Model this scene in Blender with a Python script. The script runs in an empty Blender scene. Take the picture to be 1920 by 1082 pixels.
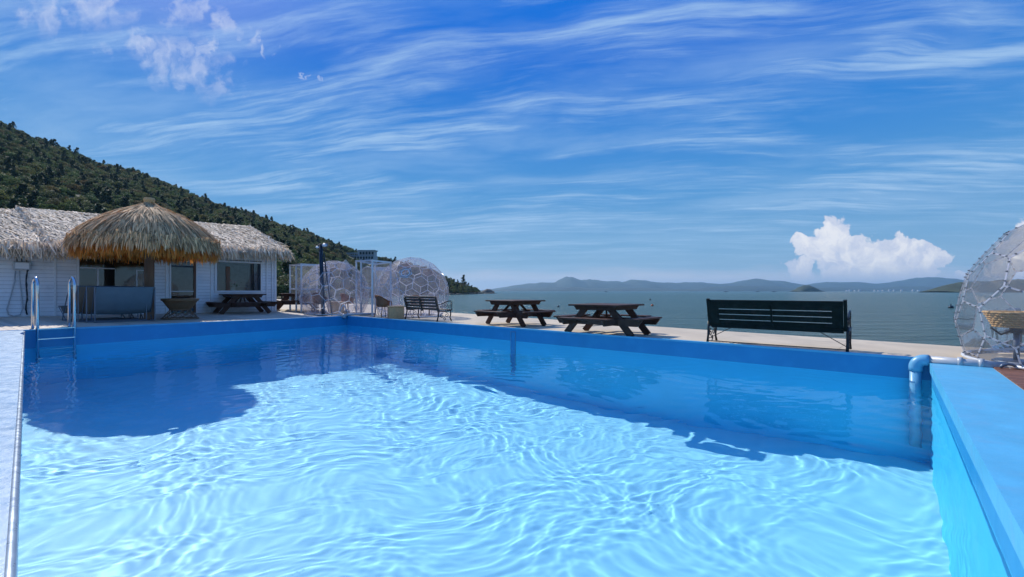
import bpy, bmesh, math, random
import numpy as np
from mathutils import Vector, Matrix, noise as mnoise
S = bpy.context.scene
COL = S.collection
R = math.radians
rng = random.Random(7)
nrs = np.random.RandomState(11)

# ------------------------------------------------------------------ camera
F = 853.3; HY = 546.0; CX = 960.0; EYE = 3.0        # eye 3 m above the sea
cam = bpy.data.cameras.new('camera'); cam.lens = 16.0; cam.sensor_width = 36.0
cam.shift_y = 5.0 / 1920; cam.clip_start = 0.05; cam.clip_end = 60000
camo = bpy.data.objects.new('camera', cam); COL.objects.link(camo)
camo.location = (0, 0, EYE); camo.rotation_euler = (R(90), 0, 0); S.camera = camo

# ------------------------------------------------------------------ light
SD = Vector((0.743, -0.905, -1.0)).normalized()         # direction the sunlight travels
sun = bpy.data.lights.new('sun', 'SUN'); sun.energy = 3.3; sun.angle = R(0.5); sun.color = (1, .95, .86)
sun.cycles.is_caustics_light = True
suno = bpy.data.objects.new('sun', sun); COL.objects.link(suno)
suno.rotation_euler = SD.to_track_quat('-Z', 'Y').to_euler()
SUN_EL = math.asin(-SD.z); SUN_AZ = math.atan2(-SD.x, -SD.y)

S.view_settings.view_transform = 'Standard'; S.view_settings.look = 'None'
S.view_settings.gamma = 1; S.view_settings.use_curve_mapping = False; S.view_settings.exposure = 0.35
S.render.engine = 'CYCLES'
S.cycles.use_denoising = True
S.cycles.max_bounces = 10; S.cycles.diffuse_bounces = 3; S.cycles.glossy_bounces = 4
S.cycles.transmission_bounces = 8; S.cycles.transparent_max_bounces = 40; S.cycles.volume_bounces = 0
S.cycles.caustics_refractive = True; S.cycles.caustics_reflective = False
S.cycles.sample_clamp_indirect = 6.0

# ------------------------------------------------------------------ node helpers
class NB:
    """small wrapper to write shader maths"""
    def __init__(s, nt): s.nt = nt
    def n(s, t, **k):
        nd = s.nt.nodes.new(t)
        for a, b in k.items(): setattr(nd, a, b)
        return nd
    def put(s, sock, v):
        if hasattr(v, 'node') or isinstance(v, bpy.types.NodeSocket): s.nt.links.new(v, sock)
        elif isinstance(v, (tuple, list)) and len(v) == 3 and sock.type == 'RGBA': sock.default_value = (*v, 1)
        else: sock.default_value = v
    def m(s, op, a, b=None, c=None, clamp=False):
        nd = s.n('ShaderNodeMath', operation=op); nd.use_clamp = clamp
        s.put(nd.inputs[0], a)
        if b is not None: s.put(nd.inputs[1], b)
        if c is not None: s.put(nd.inputs[2], c)
        return nd.outputs[0]
    def vm(s, op, a, b=None):
        nd = s.n('ShaderNodeVectorMath', operation=op); s.put(nd.inputs[0], a)
        if b is not None: s.put(nd.inputs[1], b)
        return nd.outputs[0]
    def mix(s, f, a, b, blend='MIX'):
        nd = s.n('ShaderNodeMix', data_type='RGBA', blend_type=blend)
        s.put(nd.inputs[0], f); s.put(nd.inputs[6], a); s.put(nd.inputs[7], b); return nd.outputs[2]
    def noise(s, vec, scale, detail=4, rough=.55, dist=0, out=0):
        nd = s.n('ShaderNodeTexNoise'); s.put(nd.inputs['Vector'], vec)
        nd.inputs['Scale'].default_value = scale; nd.inputs['Detail'].default_value = detail
        nd.inputs['Roughness'].default_value = rough; nd.inputs['Distortion'].default_value = dist
        return nd.outputs[out]
    def ramp(s, f, stops, interp='LINEAR'):
        nd = s.n('ShaderNodeValToRGB'); cr = nd.color_ramp; cr.interpolation = interp
        while len(cr.elements) < len(stops): cr.elements.new(.5)
        for e, (p, c) in zip(cr.elements, stops):
            e.position = p; e.color = (*c, 1) if isinstance(c, (tuple, list)) else (c, c, c, 1)
        s.put(nd.inputs[0], f); return nd.outputs[0]
    def mrange(s, v, a, b, c=0, d=1, smooth=False):
        nd = s.n('ShaderNodeMapRange'); nd.interpolation_type = 'SMOOTHSTEP' if smooth else 'LINEAR'
        s.put(nd.inputs[0], v)
        for i, x in zip((1, 2, 3, 4), (a, b, c, d)): nd.inputs[i].default_value = x
        return nd.outputs[0]
    def comb(s, x, y, z):
        nd = s.n('ShaderNodeCombineXYZ')
        for i, v in enumerate((x, y, z)): s.put(nd.inputs[i], v)
        return nd.outputs[0]
    def sep(s, v):
        nd = s.n('ShaderNodeSeparateXYZ'); s.put(nd.inputs[0], v); return nd.outputs
def lin(r, g, b):
    f = lambda c: (c/255/12.92) if c/255 <= .04045 else ((c/255+.055)/1.055)**2.4
    return (f(r), f(g), f(b))

# ------------------------------------------------------------------ sky
W = bpy.data.worlds.new('World'); S.world = W; W.use_nodes = True
nt = W.node_tree; nt.nodes.clear(); b = NB(nt)
wo = b.n('ShaderNodeOutputWorld'); bg = b.n('ShaderNodeBackground'); nt.links.new(bg.outputs[0], wo.inputs[0])
SKY_STRENGTH = 0.1
bg.inputs['Strength'].default_value = SKY_STRENGTH
tc = b.n('ShaderNodeTexCoord').outputs['Generated']
dx, dy, dz = b.sep(tc)
sky = b.n('ShaderNodeTexSky', sky_type='NISHITA'); sky.sun_disc = False
sky.sun_elevation = SUN_EL; sky.sun_rotation = SUN_AZ; sky.air_density = 1.0; sky.dust_density = .3; sky.ozone_density = 3
up = b.m('MAXIMUM', dz, 0.0)
grad = b.ramp(up, [(0.0, lin(152, 180, 206)), (.03, lin(142, 180, 212)), (.10, lin(118, 170, 214)), (.20, lin(82, 152, 214)),
                   (.33, lin(44, 130, 214)), (.45, lin(4, 108, 214)), (.60, lin(2, 112, 222)), (1.0, lin(6, 116, 226))])
grad10 = b.vm('SCALE', grad); nt.nodes[-1].inputs['Scale'].default_value = .785/SKY_STRENGTH
base = b.mix(.015, grad10, sky.outputs[0])
# cirrus on a high plane
den = b.m('ADD', up, .10)
px_ = b.m('DIVIDE', dx, den); py_ = b.m('DIVIDE', dy, den)
pl = b.comb(px_, py_, 0.0)
rot = b.n('ShaderNodeVectorRotate', rotation_type='Z_AXIS'); b.put(rot.inputs['Vector'], pl); rot.inputs['Angle'].default_value = R(11)
wn = b.noise(rot.outputs[0], .9, 3, .5, 0, 1)
wv = b.vm('SCALE', b.vm('SUBTRACT', wn, (.5, .5, .5))); nt.nodes[-1].inputs['Scale'].default_value = .38
# ('SCALE' input set on the last made node)
wp = b.vm('ADD', rot.outputs[0], wv)
st = b.vm('MULTIPLY', wp, (.34, 1.7, 1))
streak = b.noise(st, 1.9, 8, .62)
st2 = b.vm('MULTIPLY', wp, (.8, 6.5, 1))
fine = b.noise(b.vm('ADD', st2, (3.1, 7.7, 0)), 2.6, 7, .6)
patch = b.noise(b.vm('ADD', b.vm('MULTIPLY', wp, (.5, .8, 1)), (5.3, 1.2, 0)), .75, 3, .5)
c1 = b.mrange(b.m('ADD', b.m('MULTIPLY', streak, .62), b.m('MULTIPLY', patch, .38)), .43, .62, 0, 1, True)
c2 = b.mrange(fine, .30, .68, .16, 1.0, True)
cir = b.m('MULTIPLY', c1, c2)
cir = b.m('MULTIPLY', b.m('MULTIPLY', cir, b.mrange(up, .015, .16, .30, .84, True)), b.mrange(up, .56, .8, 1, 1.1, True))
veil = b.m('MULTIPLY', b.mrange(b.noise(b.vm('MULTIPLY', wp, (.5, 1.5, 1)), 1.1, 6, .6), .40, .72, 0, .42, True), b.mrange(up, .02, .2, .3, 1, True))
cir = b.m('MAXIMUM', cir, veil)
col = b.mix(cir, base, tuple(7.85*x for x in lin(172, 206, 241)))
# sunward glow of the sky
sd_ = b.n('ShaderNodeVectorMath', operation='DOT_PRODUCT'); b.put(sd_.inputs[0], tc); sd_.inputs[1].default_value = tuple(-SD)
glow = b.m('POWER', b.m('MAXIMUM', sd_.outputs['Value'], 0.0), 60.0)
col = b.mix(b.m('MULTIPLY', glow, .45), col, (13.0, 13.6, 14.5))
# cloud blobs written in directions (u right, v up) in front
ok = b.m('GREATER_THAN', dy, .05); sdy = b.m('MAXIMUM', dy, .05)
u = b.m('DIVIDE', dx, sdy); v = b.m('DIVIDE', dz, sdy)
uv = b.comb(u, v, 0.0)
n1 = b.noise(uv, 22, 7, .6, .3, 1)
n2 = b.noise(uv, 9, 3, .5, 0, 1)
wob = b.vm('ADD', b.vm('SUBTRACT', n1, (.5, .5, .5)), b.vm('SUBTRACT', n2, (.5, .5, .5)))
wb = b.vm('SCALE', wob); nt.nodes[-1].inputs['Scale'].default_value = .075
uw = b.vm('ADD', uv, b.vm('MULTIPLY', wb, (1, 1, 0)))
def blobs(lst, vec):
    cur = None
    for (px, py, r) in lst:
        c = ((px-CX)/F, (HY-py)/F, 0)
        d = b.n('ShaderNodeVectorMath', operation='DISTANCE'); b.put(d.inputs[0], vec); d.inputs[1].default_value = c
        q = b.m('SUBTRACT', 1.0, b.m('DIVIDE', d.outputs['Value'], r/F))
        cur = q if cur is None else b.m('SMOOTH_MAX', cur, q, .12)
    return cur
CUM = [(1562, 438, 34), (1548, 470, 44), (1513, 457, 27), (1600, 478, 45), (1648, 482, 48), (1682, 462, 34), (1712, 476, 36),
       (1748, 486, 32), (1740, 512, 34), (1500, 505, 24), (1508, 520, 20), (1575, 512, 36), (1625, 512, 40), (1680, 512, 40),
       (1890, 478, 34), (1935, 462, 50), (1905, 505, 48), (1862, 512, 20), (1800, 522, 12), (1970, 490, 70)]
bb = blobs(CUM, uw)
cm = b.m('MULTIPLY', b.mrange(bb, .02, .16, 0, 1, True), ok)
n3 = b.noise(uw, 30, 6, .6)
lump = b.m('ADD', b.m('MULTIPLY', n3, .9), b.m('MULTIPLY', bb, .25))
ccol = b.ramp(b.m('ADD', lump, b.mrange(v, 0, .13, -.12, .10)), [(.30, tuple(7.85*x for x in lin(176, 196, 228))), (.52, tuple(7.85*x for x in lin(214, 220, 238))), (.72, tuple(7.85*x for x in lin(246, 246, 250)))])
# ramp colours above 1 are kept
col = b.mix(b.m('MULTIPLY', cm, .94), col, ccol)
# thin pale bank along the horizon
nb = b.noise(b.vm('MULTIPLY', uv, (1, 5, 1)), 5, 4, .5)
band = b.mrange(b.m('ADD', v, b.m('MULTIPLY', b.m('SUBTRACT', nb, .5), .05)), .026, .056, .85, 0, True)
col = b.mix(b.m('MULTIPLY', band, ok), col, tuple(7.85*x for x in lin(196, 206, 228)))
# brighter white tufts upper left; the smallest paints a flare spot
TUF = [(300, 120, 60), (340, 100, 45), (390, 140, 60), (250, 80, 40), (190, 10, 60), (80, 20, 60), (390, 95, 30), (470, 70, 28), (505, 95, 22), (330, 20, 40), (400, 45, 35), (562, 141, 8)]
uvt = b.vm('ADD', uv, b.vm('MULTIPLY', wob, (.22, .06, 0)))
tb = blobs(TUF, uvt)
tm = b.m('MULTIPLY', b.m('MULTIPLY', b.mrange(tb, 0.0, .9, 0, .62, True), ok), b.mrange(n3, .35, .65, .45, 1))
col = b.mix(tm, col, tuple(7.85*x for x in lin(206, 216, 242)))
nt.links.new(col, bg.inputs['Color'])

# ------------------------------------------------------------------ geometry of the site
CL = Vector((-11.37, 10.56)); CC = Vector((-6.54, 18.0)); CR = Vector((6.3, 6.85)); CN = Vector((.27, -.35))
dA = (CC-CL).normalized(); nA = Vector((-dA.y, dA.x))          # outward from wall A
dB = (CR-CC).normalized(); nB = Vector((-dB.y, dB.x)) * 1      # outward from wall B (towards the sea)
if nB.y < 0: nB = -nB
def gz(x, y):
    """height of the ground (m above the sea)"""
    p = Vector((x, y)); d = (p-CL).dot(nA)
    return EYE - .952 - .00758*x - .00486*y + .032*min(max(d-.1, 0), 5)
WATER = EYE - 1.35
def ray(px, py): return Vector(((px-CX)/F, 1, (HY-py)/F))
def at_z(px, py, z):
    r = ray(px, py); return r * ((z-EYE)/r.z) + Vector((0, 0, EYE))
def at_y(px, py, Y):
    return ray(px, py)*Y + Vector((0, 0, EYE))
def g(px, py):
    z = EYE-.95
    for _ in range(30):
        p = at_z(px, py, z); z = gz(p.x, p.y)
    return Vector((p.x, p.y, z))

# ------------------------------------------------------------------ object helpers
class MB:
    def __init__(s): s.v = []; s.f = []; s.mi = []
    def add(s, v, f, mi=0):
        o = len(s.v); s.v += [tuple(x) for x in v]; s.f += [tuple(i+o for i in q) for q in f]; s.mi += [mi]*len(f); return s
    def box(s, c, d, rz=0, M=None, mi=0, bev=0):
        x, y, z = d[0]/2, d[1]/2, d[2]/2
        T = Matrix.Translation(Vector(c)) @ (M.to_4x4() if M else Matrix.Rotation(rz, 4, 'Z'))
        if bev:
            k = bev; vs = []; 
            for sx in (-1, 1):
                for sy in (-1, 1):
                    for sz in (-1, 1):
                        vs += [(sx*(x-k), sy*(y-k), sz*z), (sx*(x-k), sy*y, sz*(z-k)), (sx*x, sy*(y-k), sz*(z-k))]
            bm = bmesh.new()
            for q in vs: bm.verts.new(q)
            bmesh.ops.convex_hull(bm, input=bm.verts); bm.verts.ensure_lookup_table()
            bmesh.ops.dissolve_limit(bm, angle_limit=.01, verts=bm.verts, edges=bm.edges)
            bm.verts.index_update()
            vv = [T @ q.co for q in bm.verts]; ff = [[q.index for q in f.verts] for f in bm.faces]; bm.free()
            return s.add(vv, ff, mi)
        v = [T @ Vector(q) for q in ((-x, -y, -z), (x, -y, -z), (x, y, -z), (-x, y, -z), (-x, -y, z), (x, -y, z), (x, y, z), (-x, y, z))]
        return s.add(v, [(0, 3, 2, 1), (4, 5, 6, 7), (0, 1, 5, 4), (1, 2, 6, 5), (2, 3, 7, 6), (3, 0, 4, 7)], mi)
    def bar(s, a, b_, w, h, up=(0, 0, 1), mi=0):
        a = Vector(a); b_ = Vector(b_); d = (b_-a); L = d.length; d.normalize(); up = Vector(up)
        x = d.cross(up); 
        if x.length < 1e-4: x = d.cross(Vector((1, 0, 0)))
        x.normalize(); z = x.cross(d)
        M = Matrix((x, d, z)).transposed()
        return s.box((a+b_)/2, (w, L, h), M=M, mi=mi)
    def prism(s, pts, t0, t1, M=None, mi=0):
        """pts in local xz, extruded along y from t0 to t1"""
        n = len(pts); M = M or Matrix()
        v = [M @ Vector((p[0], t0, p[1])) for p in pts] + [M @ Vector((p[0], t1, p[1])) for p in pts]
        return s.add(v, [tuple(range(n)), tuple(range(2*n-1, n-1, -1))] + [(i, i+n, (i+1) % n+n, (i+1) % n) for i in range(n)], mi)
    def tube(s, pts, r, seg=8, mi=0, cap=True, closed=False):
        pts = [Vector(p) for p in pts]; n = len(pts); rr = r if isinstance(r, (list, tuple)) else [r]*n
        prev = None; rings = []
        for i, p in enumerate(pts):
            t = (pts[(i+1) % n]-pts[i-1]) if closed else (pts[min(i+1, n-1)]-pts[max(i-1, 0)])
            t.normalize()
            if prev is None: x = t.orthogonal().normalized()
            else:
                x = prev - t*prev.dot(t)
                if x.length < 1e-5: x = t.orthogonal()
                x.normalize()
            prev = x; y = t.cross(x)
            rings.append([p + (x*math.cos(2*math.pi*k/seg)+y*math.sin(2*math.pi*k/seg))*rr[i] for k in range(seg)])
        v = [q for rg in rings for q in rg]; f = []
        for i in range(n if closed else n-1):
            j = (i+1) % n
            for k in range(seg): f.append((i*seg+k, i*seg+(k+1) % seg, j*seg+(k+1) % seg, j*seg+k))
        if cap and not closed: f += [tuple(range(seg))[::-1], tuple((n-1)*seg+k for k in range(seg))]
        return s.add(v, f, mi)
    def lathe(s, prof, seg=24, c=(0, 0, 0), mi=0):
        v = [(c[0]+r*math.cos(2*math.pi*k/seg), c[1]+r*math.sin(2*math.pi*k/seg), c[2]+z) for r, z in prof for k in range(seg)]
        f = [(i*seg+k, i*seg+(k+1) % seg, (i+1)*seg+(k+1) % seg, (i+1)*seg+k) for i in range(len(prof)-1) for k in range(seg)]
        return s.add(v, f, mi)
    def sphere(s, c, r, seg=10, rings=6, sc=(1, 1, 1), mi=0):
        prof = [(max(1e-4, math.sin(math.pi*i/rings))*r, -math.cos(math.pi*i/rings)*r) for i in range(rings+1)]
        v = [(c[0]+sc[0]*q*math.cos(2*math.pi*k/seg), c[1]+sc[1]*q*math.sin(2*math.pi*k/seg), c[2]+sc[2]*z) for q, z in prof for k in range(seg)]
        f = [(i*seg+k, i*seg+(k+1) % seg, (i+1)*seg+(k+1) % seg, (i+1)*seg+k) for i in range(rings) for k in range(seg)]
        return s.add(v, f, mi)
    def mesh(s, name, mats, smooth=False):
        me = bpy.data.meshes.new(name); me.from_pydata(s.v, [], s.f)
        for m in (mats if isinstance(mats, (list, tuple)) else [mats]): me.materials.append(m)
        if any(s.mi): me.polygons.foreach_set('material_index', s.mi)
        if smooth: me.polygons.foreach_set('use_smooth', [True]*len(s.f))
        me.update(); return me
    def build(s, name, mats, parent=None, smooth=False, loc=None, **props):
        return link(name, s.mesh(name, mats, smooth), parent, loc, **props)
def link(name, me, parent=None, loc=None, rot=None, **props):
    o = bpy.data.objects.new(name, me); COL.objects.link(o)
    if parent: o.parent = parent
    if loc is not None: o.location = loc
    if rot is not None: o.rotation_euler = rot
    for k, v_ in props.items(): o[k] = v_
    return o
def thing(name, label, cat, loc=(0, 0, 0), rz=0, group=None, sc=None):
    o = bpy.data.objects.new(name, None); COL.objects.link(o); o.empty_display_size = .1
    o.location = loc; o.rotation_euler = (0, 0, rz); o['label'] = label; o['category'] = cat
    if group: o['group'] = group
    if sc: o.scale = sc
    return o
def tag(o, label=None, cat=None, group=None, kind=None):
    if label: o['label'] = label
    if cat: o['category'] = cat
    if group: o['group'] = group
    if kind: o['kind'] = kind
    return o
def kids(o): return [c for c in bpy.data.objects if c.parent == o]
def dup(o, parent=None, ch=None):
    c = o.copy(); COL.objects.link(c); c.parent = parent
    for k in kids(o): dup(k, c)
    return c
def clone(o, loc, rz, label, group=None, sc=None):
    c = dup(o); c.location = loc; c.rotation_euler = (0, 0, rz); c['label'] = label
    if group: c['group'] = group
    if sc: c.scale = sc
    return c
def bulk(name, V, Fq, mats, smooth=False, mi=None):
    """numpy verts (n,3), faces (m,4)"""
    me = bpy.data.meshes.new(name); V = np.asarray(V, 'f4'); Fq = np.asarray(Fq, 'i4')
    me.vertices.add(len(V)); me.vertices.foreach_set('co', V.ravel())
    k = Fq.shape[1]; me.loops.add(Fq.size); me.loops.foreach_set('vertex_index', Fq.ravel())
    me.polygons.add(len(Fq)); me.polygons.foreach_set('loop_start', np.arange(0, Fq.size, k, dtype='i4'))
    me.polygons.foreach_set('loop_total', np.full(len(Fq), k, dtype='i4'))
    for m in (mats if isinstance(mats, (list, tuple)) else [mats]): me.materials.append(m)
    if mi is not None: me.polygons.foreach_set('material_index', np.asarray(mi, 'i4'))
    if smooth: me.polygons.foreach_set('use_smooth', np.ones(len(Fq), dtype=bool))
    me.update(calc_edges=True); return me
def grid_faces(nx, ny):
    i = np.arange(nx*ny).reshape(ny, nx)
    return np.stack([i[:-1, :-1], i[:-1, 1:], i[1:, 1:], i[1:, :-1]], -1).reshape(-1, 4)

# ------------------------------------------------------------------ materials
def mat(name, color, rough=.6, metal=0, var=.12, scale=6, bump=0, bscale=30, spec=.5, coat=0, island=0, objvar=0, stretch=(1, 1, 1), det=5, dirt=None, gen='Object', trl=0):
    m = bpy.data.materials.new(name); m.use_nodes = True; t = m.node_tree; q = NB(t)
    p = t.nodes['Principled BSDF']; out = t.nodes['Material Output']
    co = q.n('ShaderNodeTexCoord').outputs[gen]
    cs = q.vm('MULTIPLY', co, stretch)
    nz = q.noise(cs, scale, det, .6)
    c = q.mix(q.mrange(nz, .3, .7), tuple(x*(1-var) for x in color), tuple(min(1, x*(1+var)) for x in color))
    if island:
        gi = q.n('ShaderNodeNewGeometry').outputs['Random Per Island']
        c = q.mix(1.0, c, q.ramp(gi, [(0, 1-island), (1, 1+island)]), 'MULTIPLY')
    if objvar:
        oi = q.n('ShaderNodeObjectInfo').outputs['Random']
        c = q.mix(1.0, c, q.ramp(oi, [(0, 1-objvar), (1, 1+objvar)]), 'MULTIPLY')
    if dirt:
        dn = q.noise(co, dirt[1], 5, .65); c = q.mix(q.mrange(dn, dirt[2], dirt[2]+.15, 0, dirt[3], True), c, dirt[0])
    q.put(p.inputs['Base Color'], c)
    p.inputs['Roughness'].default_value = rough; p.inputs['Metallic'].default_value = metal
    p.inputs['Specular IOR Level'].default_value = spec; p.inputs['Coat Weight'].default_value = coat
    if rough > .1:
        q.put(p.inputs['Roughness'], q.mrange(q.noise(cs, scale*2.3, 4, .6), .3, .7, max(.02, rough-.08), min(1, rough+.08)))
    if bump:
        bn = q.n('ShaderNodeBump'); bn.inputs['Strength'].default_value = min(1, bump); bn.inputs['Distance'].default_value = .01
        q.put(bn.inputs['Height'], q.noise(cs, bscale, 6, .65)); t.links.new(bn.outputs[0], p.inputs['Normal'])
    if trl:
        tr = q.n('ShaderNodeBsdfTranslucent'); q.put(tr.inputs['Color'], c); mx = q.n('ShaderNodeMixShader'); mx.inputs[0].default_value = trl
        t.links.new(p.outputs[0], mx.inputs[1]); t.links.new(tr.outputs[0], mx.inputs[2]); t.links.new(mx.outputs[0], out.inputs[0])
    return m
M = {}
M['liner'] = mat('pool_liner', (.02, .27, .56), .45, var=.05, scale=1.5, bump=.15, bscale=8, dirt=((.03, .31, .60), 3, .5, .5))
M['liner_underwater_lit'] = mat('pool_liner_underwater_lit', (.06, .62, .92), .5, var=.05, scale=1.2, bump=.1, bscale=6)  # lighter copy below the waterline; bounced underwater light put into the colour
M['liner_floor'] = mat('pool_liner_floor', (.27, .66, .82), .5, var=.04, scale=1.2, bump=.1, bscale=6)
M['coping'] = mat('coping_paint', (.10, .44, .68), .42, var=.08, scale=3, bump=.25, bscale=40, dirt=((.14, .42, .64), 5, .52, .5))
M['coping_pale'] = mat('coping_paint_pale', (.13, .31, .48), .35, var=.08, scale=4, bump=.25, bscale=40, dirt=((.20, .37, .50), 6, .5, .6))
M['trim_grey'] = mat('trim_rail', (.38, .45, .52), .3, metal=.4, var=.08)
M['concrete'] = mat('quay_concrete', (.60, .49, .35), .85, var=.13, scale=1.3, bump=.5, bscale=60, stretch=(1, .45, 1), dirt=((.36, .30, .24), .8, .55, .45), gen='Object')
M['deck'] = mat('deck_board', (.60, .50, .40), .75, var=.16, scale=4, bump=.4, bscale=40, objvar=.14, stretch=(1, 8, 1))
M['deck_red'] = mat('deck_board_red', (.20, .085, .052), .55, var=.25, scale=4, bump=.4, bscale=40, objvar=.22, stretch=(1, 8, 1))
M['deck_gap'] = mat('deck_underlay', (.05, .04, .035), .9)
M['siding'] = mat('siding_paint', (.84, .84, .86), .55, var=.05, scale=3, bump=.2, bscale=30, objvar=.05, dirt=((.44, .44, .46), 1.8, .56, .4))
M['trim'] = mat('white_trim', (.82, .82, .83), .5, var=.05)
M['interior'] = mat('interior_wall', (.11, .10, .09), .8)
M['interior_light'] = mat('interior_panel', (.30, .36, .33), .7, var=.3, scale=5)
M['brown_wood'] = mat('brown_wood', (.16, .08, .045), .6, var=.3, scale=4, stretch=(1, 1, .2), bump=.4, bscale=30)
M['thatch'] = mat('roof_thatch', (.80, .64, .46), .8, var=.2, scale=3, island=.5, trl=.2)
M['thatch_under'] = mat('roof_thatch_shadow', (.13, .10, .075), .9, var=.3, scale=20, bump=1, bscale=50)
M['palm'] = mat('palm_thatch', (.70, .43, .21), .8, var=.2, scale=3, island=.6, trl=.2)
M['palm_fringe'] = mat('palm_fringe', (.82, .36, .07), .7, var=.2, scale=3, island=.45, trl=.6)  # own orange, raised in the colour to stand in for backlight
M['dark_wood'] = mat('dark_stained_wood', (.080, .036, .025), .6, spec=.25, var=.35, scale=6, bump=.4, bscale=50, stretch=(1, 1, 1), objvar=.2)
M['bench_wood'] = mat('bench_slat_wood', (.075, .050, .035), .5, var=.3, scale=6, bump=.3, bscale=40, objvar=.15)
M['bench_green'] = mat('bench_dark_green', (.010, .013, .011), .65, spec=.15, var=.35, scale=9, bump=.3, bscale=50, objvar=.15, dirt=((.035, .02, .018), 5, .56, .5))
M['iron'] = mat('cast_iron', (.018, .019, .021), .42, metal=.3, var=.3, scale=20)
M['steel'] = mat('stainless_steel', (.62, .64, .66), .12, metal=1.0, var=.06, scale=4)
M['alu'] = mat('white_aluminium', (.62, .64, .67), .4, metal=.1, var=.05)
M['grey_metal'] = mat('grey_post_metal', (.16, .19, .24), .4, metal=.5, var=.1)
M['black_metal'] = mat('black_post_metal', (.022, .035, .05), .4, metal=.5, var=.1)
M['pvc'] = mat('grey_pvc', (.46, .48, .50), .35, var=.06, scale=8, dirt=((.30, .31, .32), 6, .55, .5))
M['pvc_blue'] = mat('blue_pvc', (.16, .42, .62), .35, var=.06, scale=8)
M['rattan'] = mat('brown_rattan', (.27, .095, .04), .6, var=.35, scale=40, bump=1, bscale=90)
M['straw'] = mat('straw_weave', (.60, .37, .16), .7, var=.3, scale=30, bump=.8, bscale=90, island=.25)
M['tan_wicker'] = mat('tan_wicker', (.78, .42, .20), .7, var=.3, scale=40, bump=1, bscale=110)
M['wicker_dark'] = mat('dark_wicker', (.22, .12, .06), .6, var=.3, scale=30, bump=.6, bscale=90)
M['sling'] = mat('blue_grey_sling', (.17, .235, .29), .75, var=.08, scale=3, bump=.5, bscale=300, trl=.15)
M['sling_backlit'] = mat('backlit_brown_sling', (.27, .225, .18), .75, var=.1, scale=3, bump=.5, bscale=300, trl=.25)  # brown of light shining through the fabric, put into the colour
M['canvas'] = mat('cream_canvas', (.62, .56, .47), .8, var=.08, trl=.3)
M['cushion'] = mat('beige_cushion', (.50, .43, .36), .85, var=.1)
M['rock'] = mat('shore_rock', (.12, .10, .08), .9, var=.4, scale=.5, bump=1, bscale=4)
M['leaf_soil'] = mat('hill_soil', (.035, .045, .022), .95, var=.4, scale=.1)
M['hazy_hill'] = mat('distant_hill', (.035, .06, .055), .9, var=.3, scale=.004)
M['islet'] = mat('wooded_islet', (.045, .06, .035), .95, var=.45, scale=.03, bump=1, bscale=.1)
M['pale_building'] = mat('pale_plaster', (.45, .44, .42), .8, var=.1, scale=.3)
M['dark_glass'] = mat('dark_window_glass', (.02, .03, .035), .08, var=.1)
M['red'] = mat('red_petals', (.6, .05, .035), .6)
M['green'] = mat('green_leaves', (.05, .12, .03), .6, var=.3)
M['orange'] = mat('orange_float', (.6, .12, .03), .5)
M['white'] = mat('white_paint', (.75, .76, .77), .4, var=.04)
M['bark'] = mat('bark', (.07, .05, .035), .9, var=.3)
M['chrome_dot'] = mat('steel_rivet', (.14, .15, .17), .35, metal=.6)

def leafmat(name, cols, trl=.25):
    m = bpy.data.materials.new(name); m.use_nodes = True; t = m.node_tree; q = NB(t); p = t.nodes['Principled BSDF']
    r_ = q.n('ShaderNodeObjectInfo').outputs['Random']; gi = q.n('ShaderNodeNewGeometry').outputs['Random Per Island']
    c = q.ramp(r_, [(i/(len(cols)-1), c_) for i, c_ in enumerate(cols)])
    c = q.mix(1.0, c, q.ramp(gi, [(0, .55), (1, 1.5)]), 'MULTIPLY')
    q.put(p.inputs['Base Color'], c); p.inputs['Roughness'].default_value = .6; p.inputs['Specular IOR Level'].default_value = .3
    tr = q.n('ShaderNodeBsdfTranslucent'); q.put(tr.inputs['Color'], c); mx = q.n('ShaderNodeMixShader'); mx.inputs[0].default_value = trl
    t.links.new(p.outputs[0], mx.inputs[1]); t.links.new(tr.outputs[0], mx.inputs[2]); t.links.new(mx.outputs[0], t.nodes['Material Output'].inputs[0])
    return m
M['leaf'] = leafmat('broadleaf_foliage', [(.06, .10, .035), (.085, .135, .04), (.125, .13, .04), (.06, .10, .045), (.14, .10, .04), (.085, .125, .035)], .52)
M['needle'] = leafmat('pine_foliage', [(.035, .06, .035), (.05, .08, .042), (.04, .065, .03)], .35)

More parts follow.
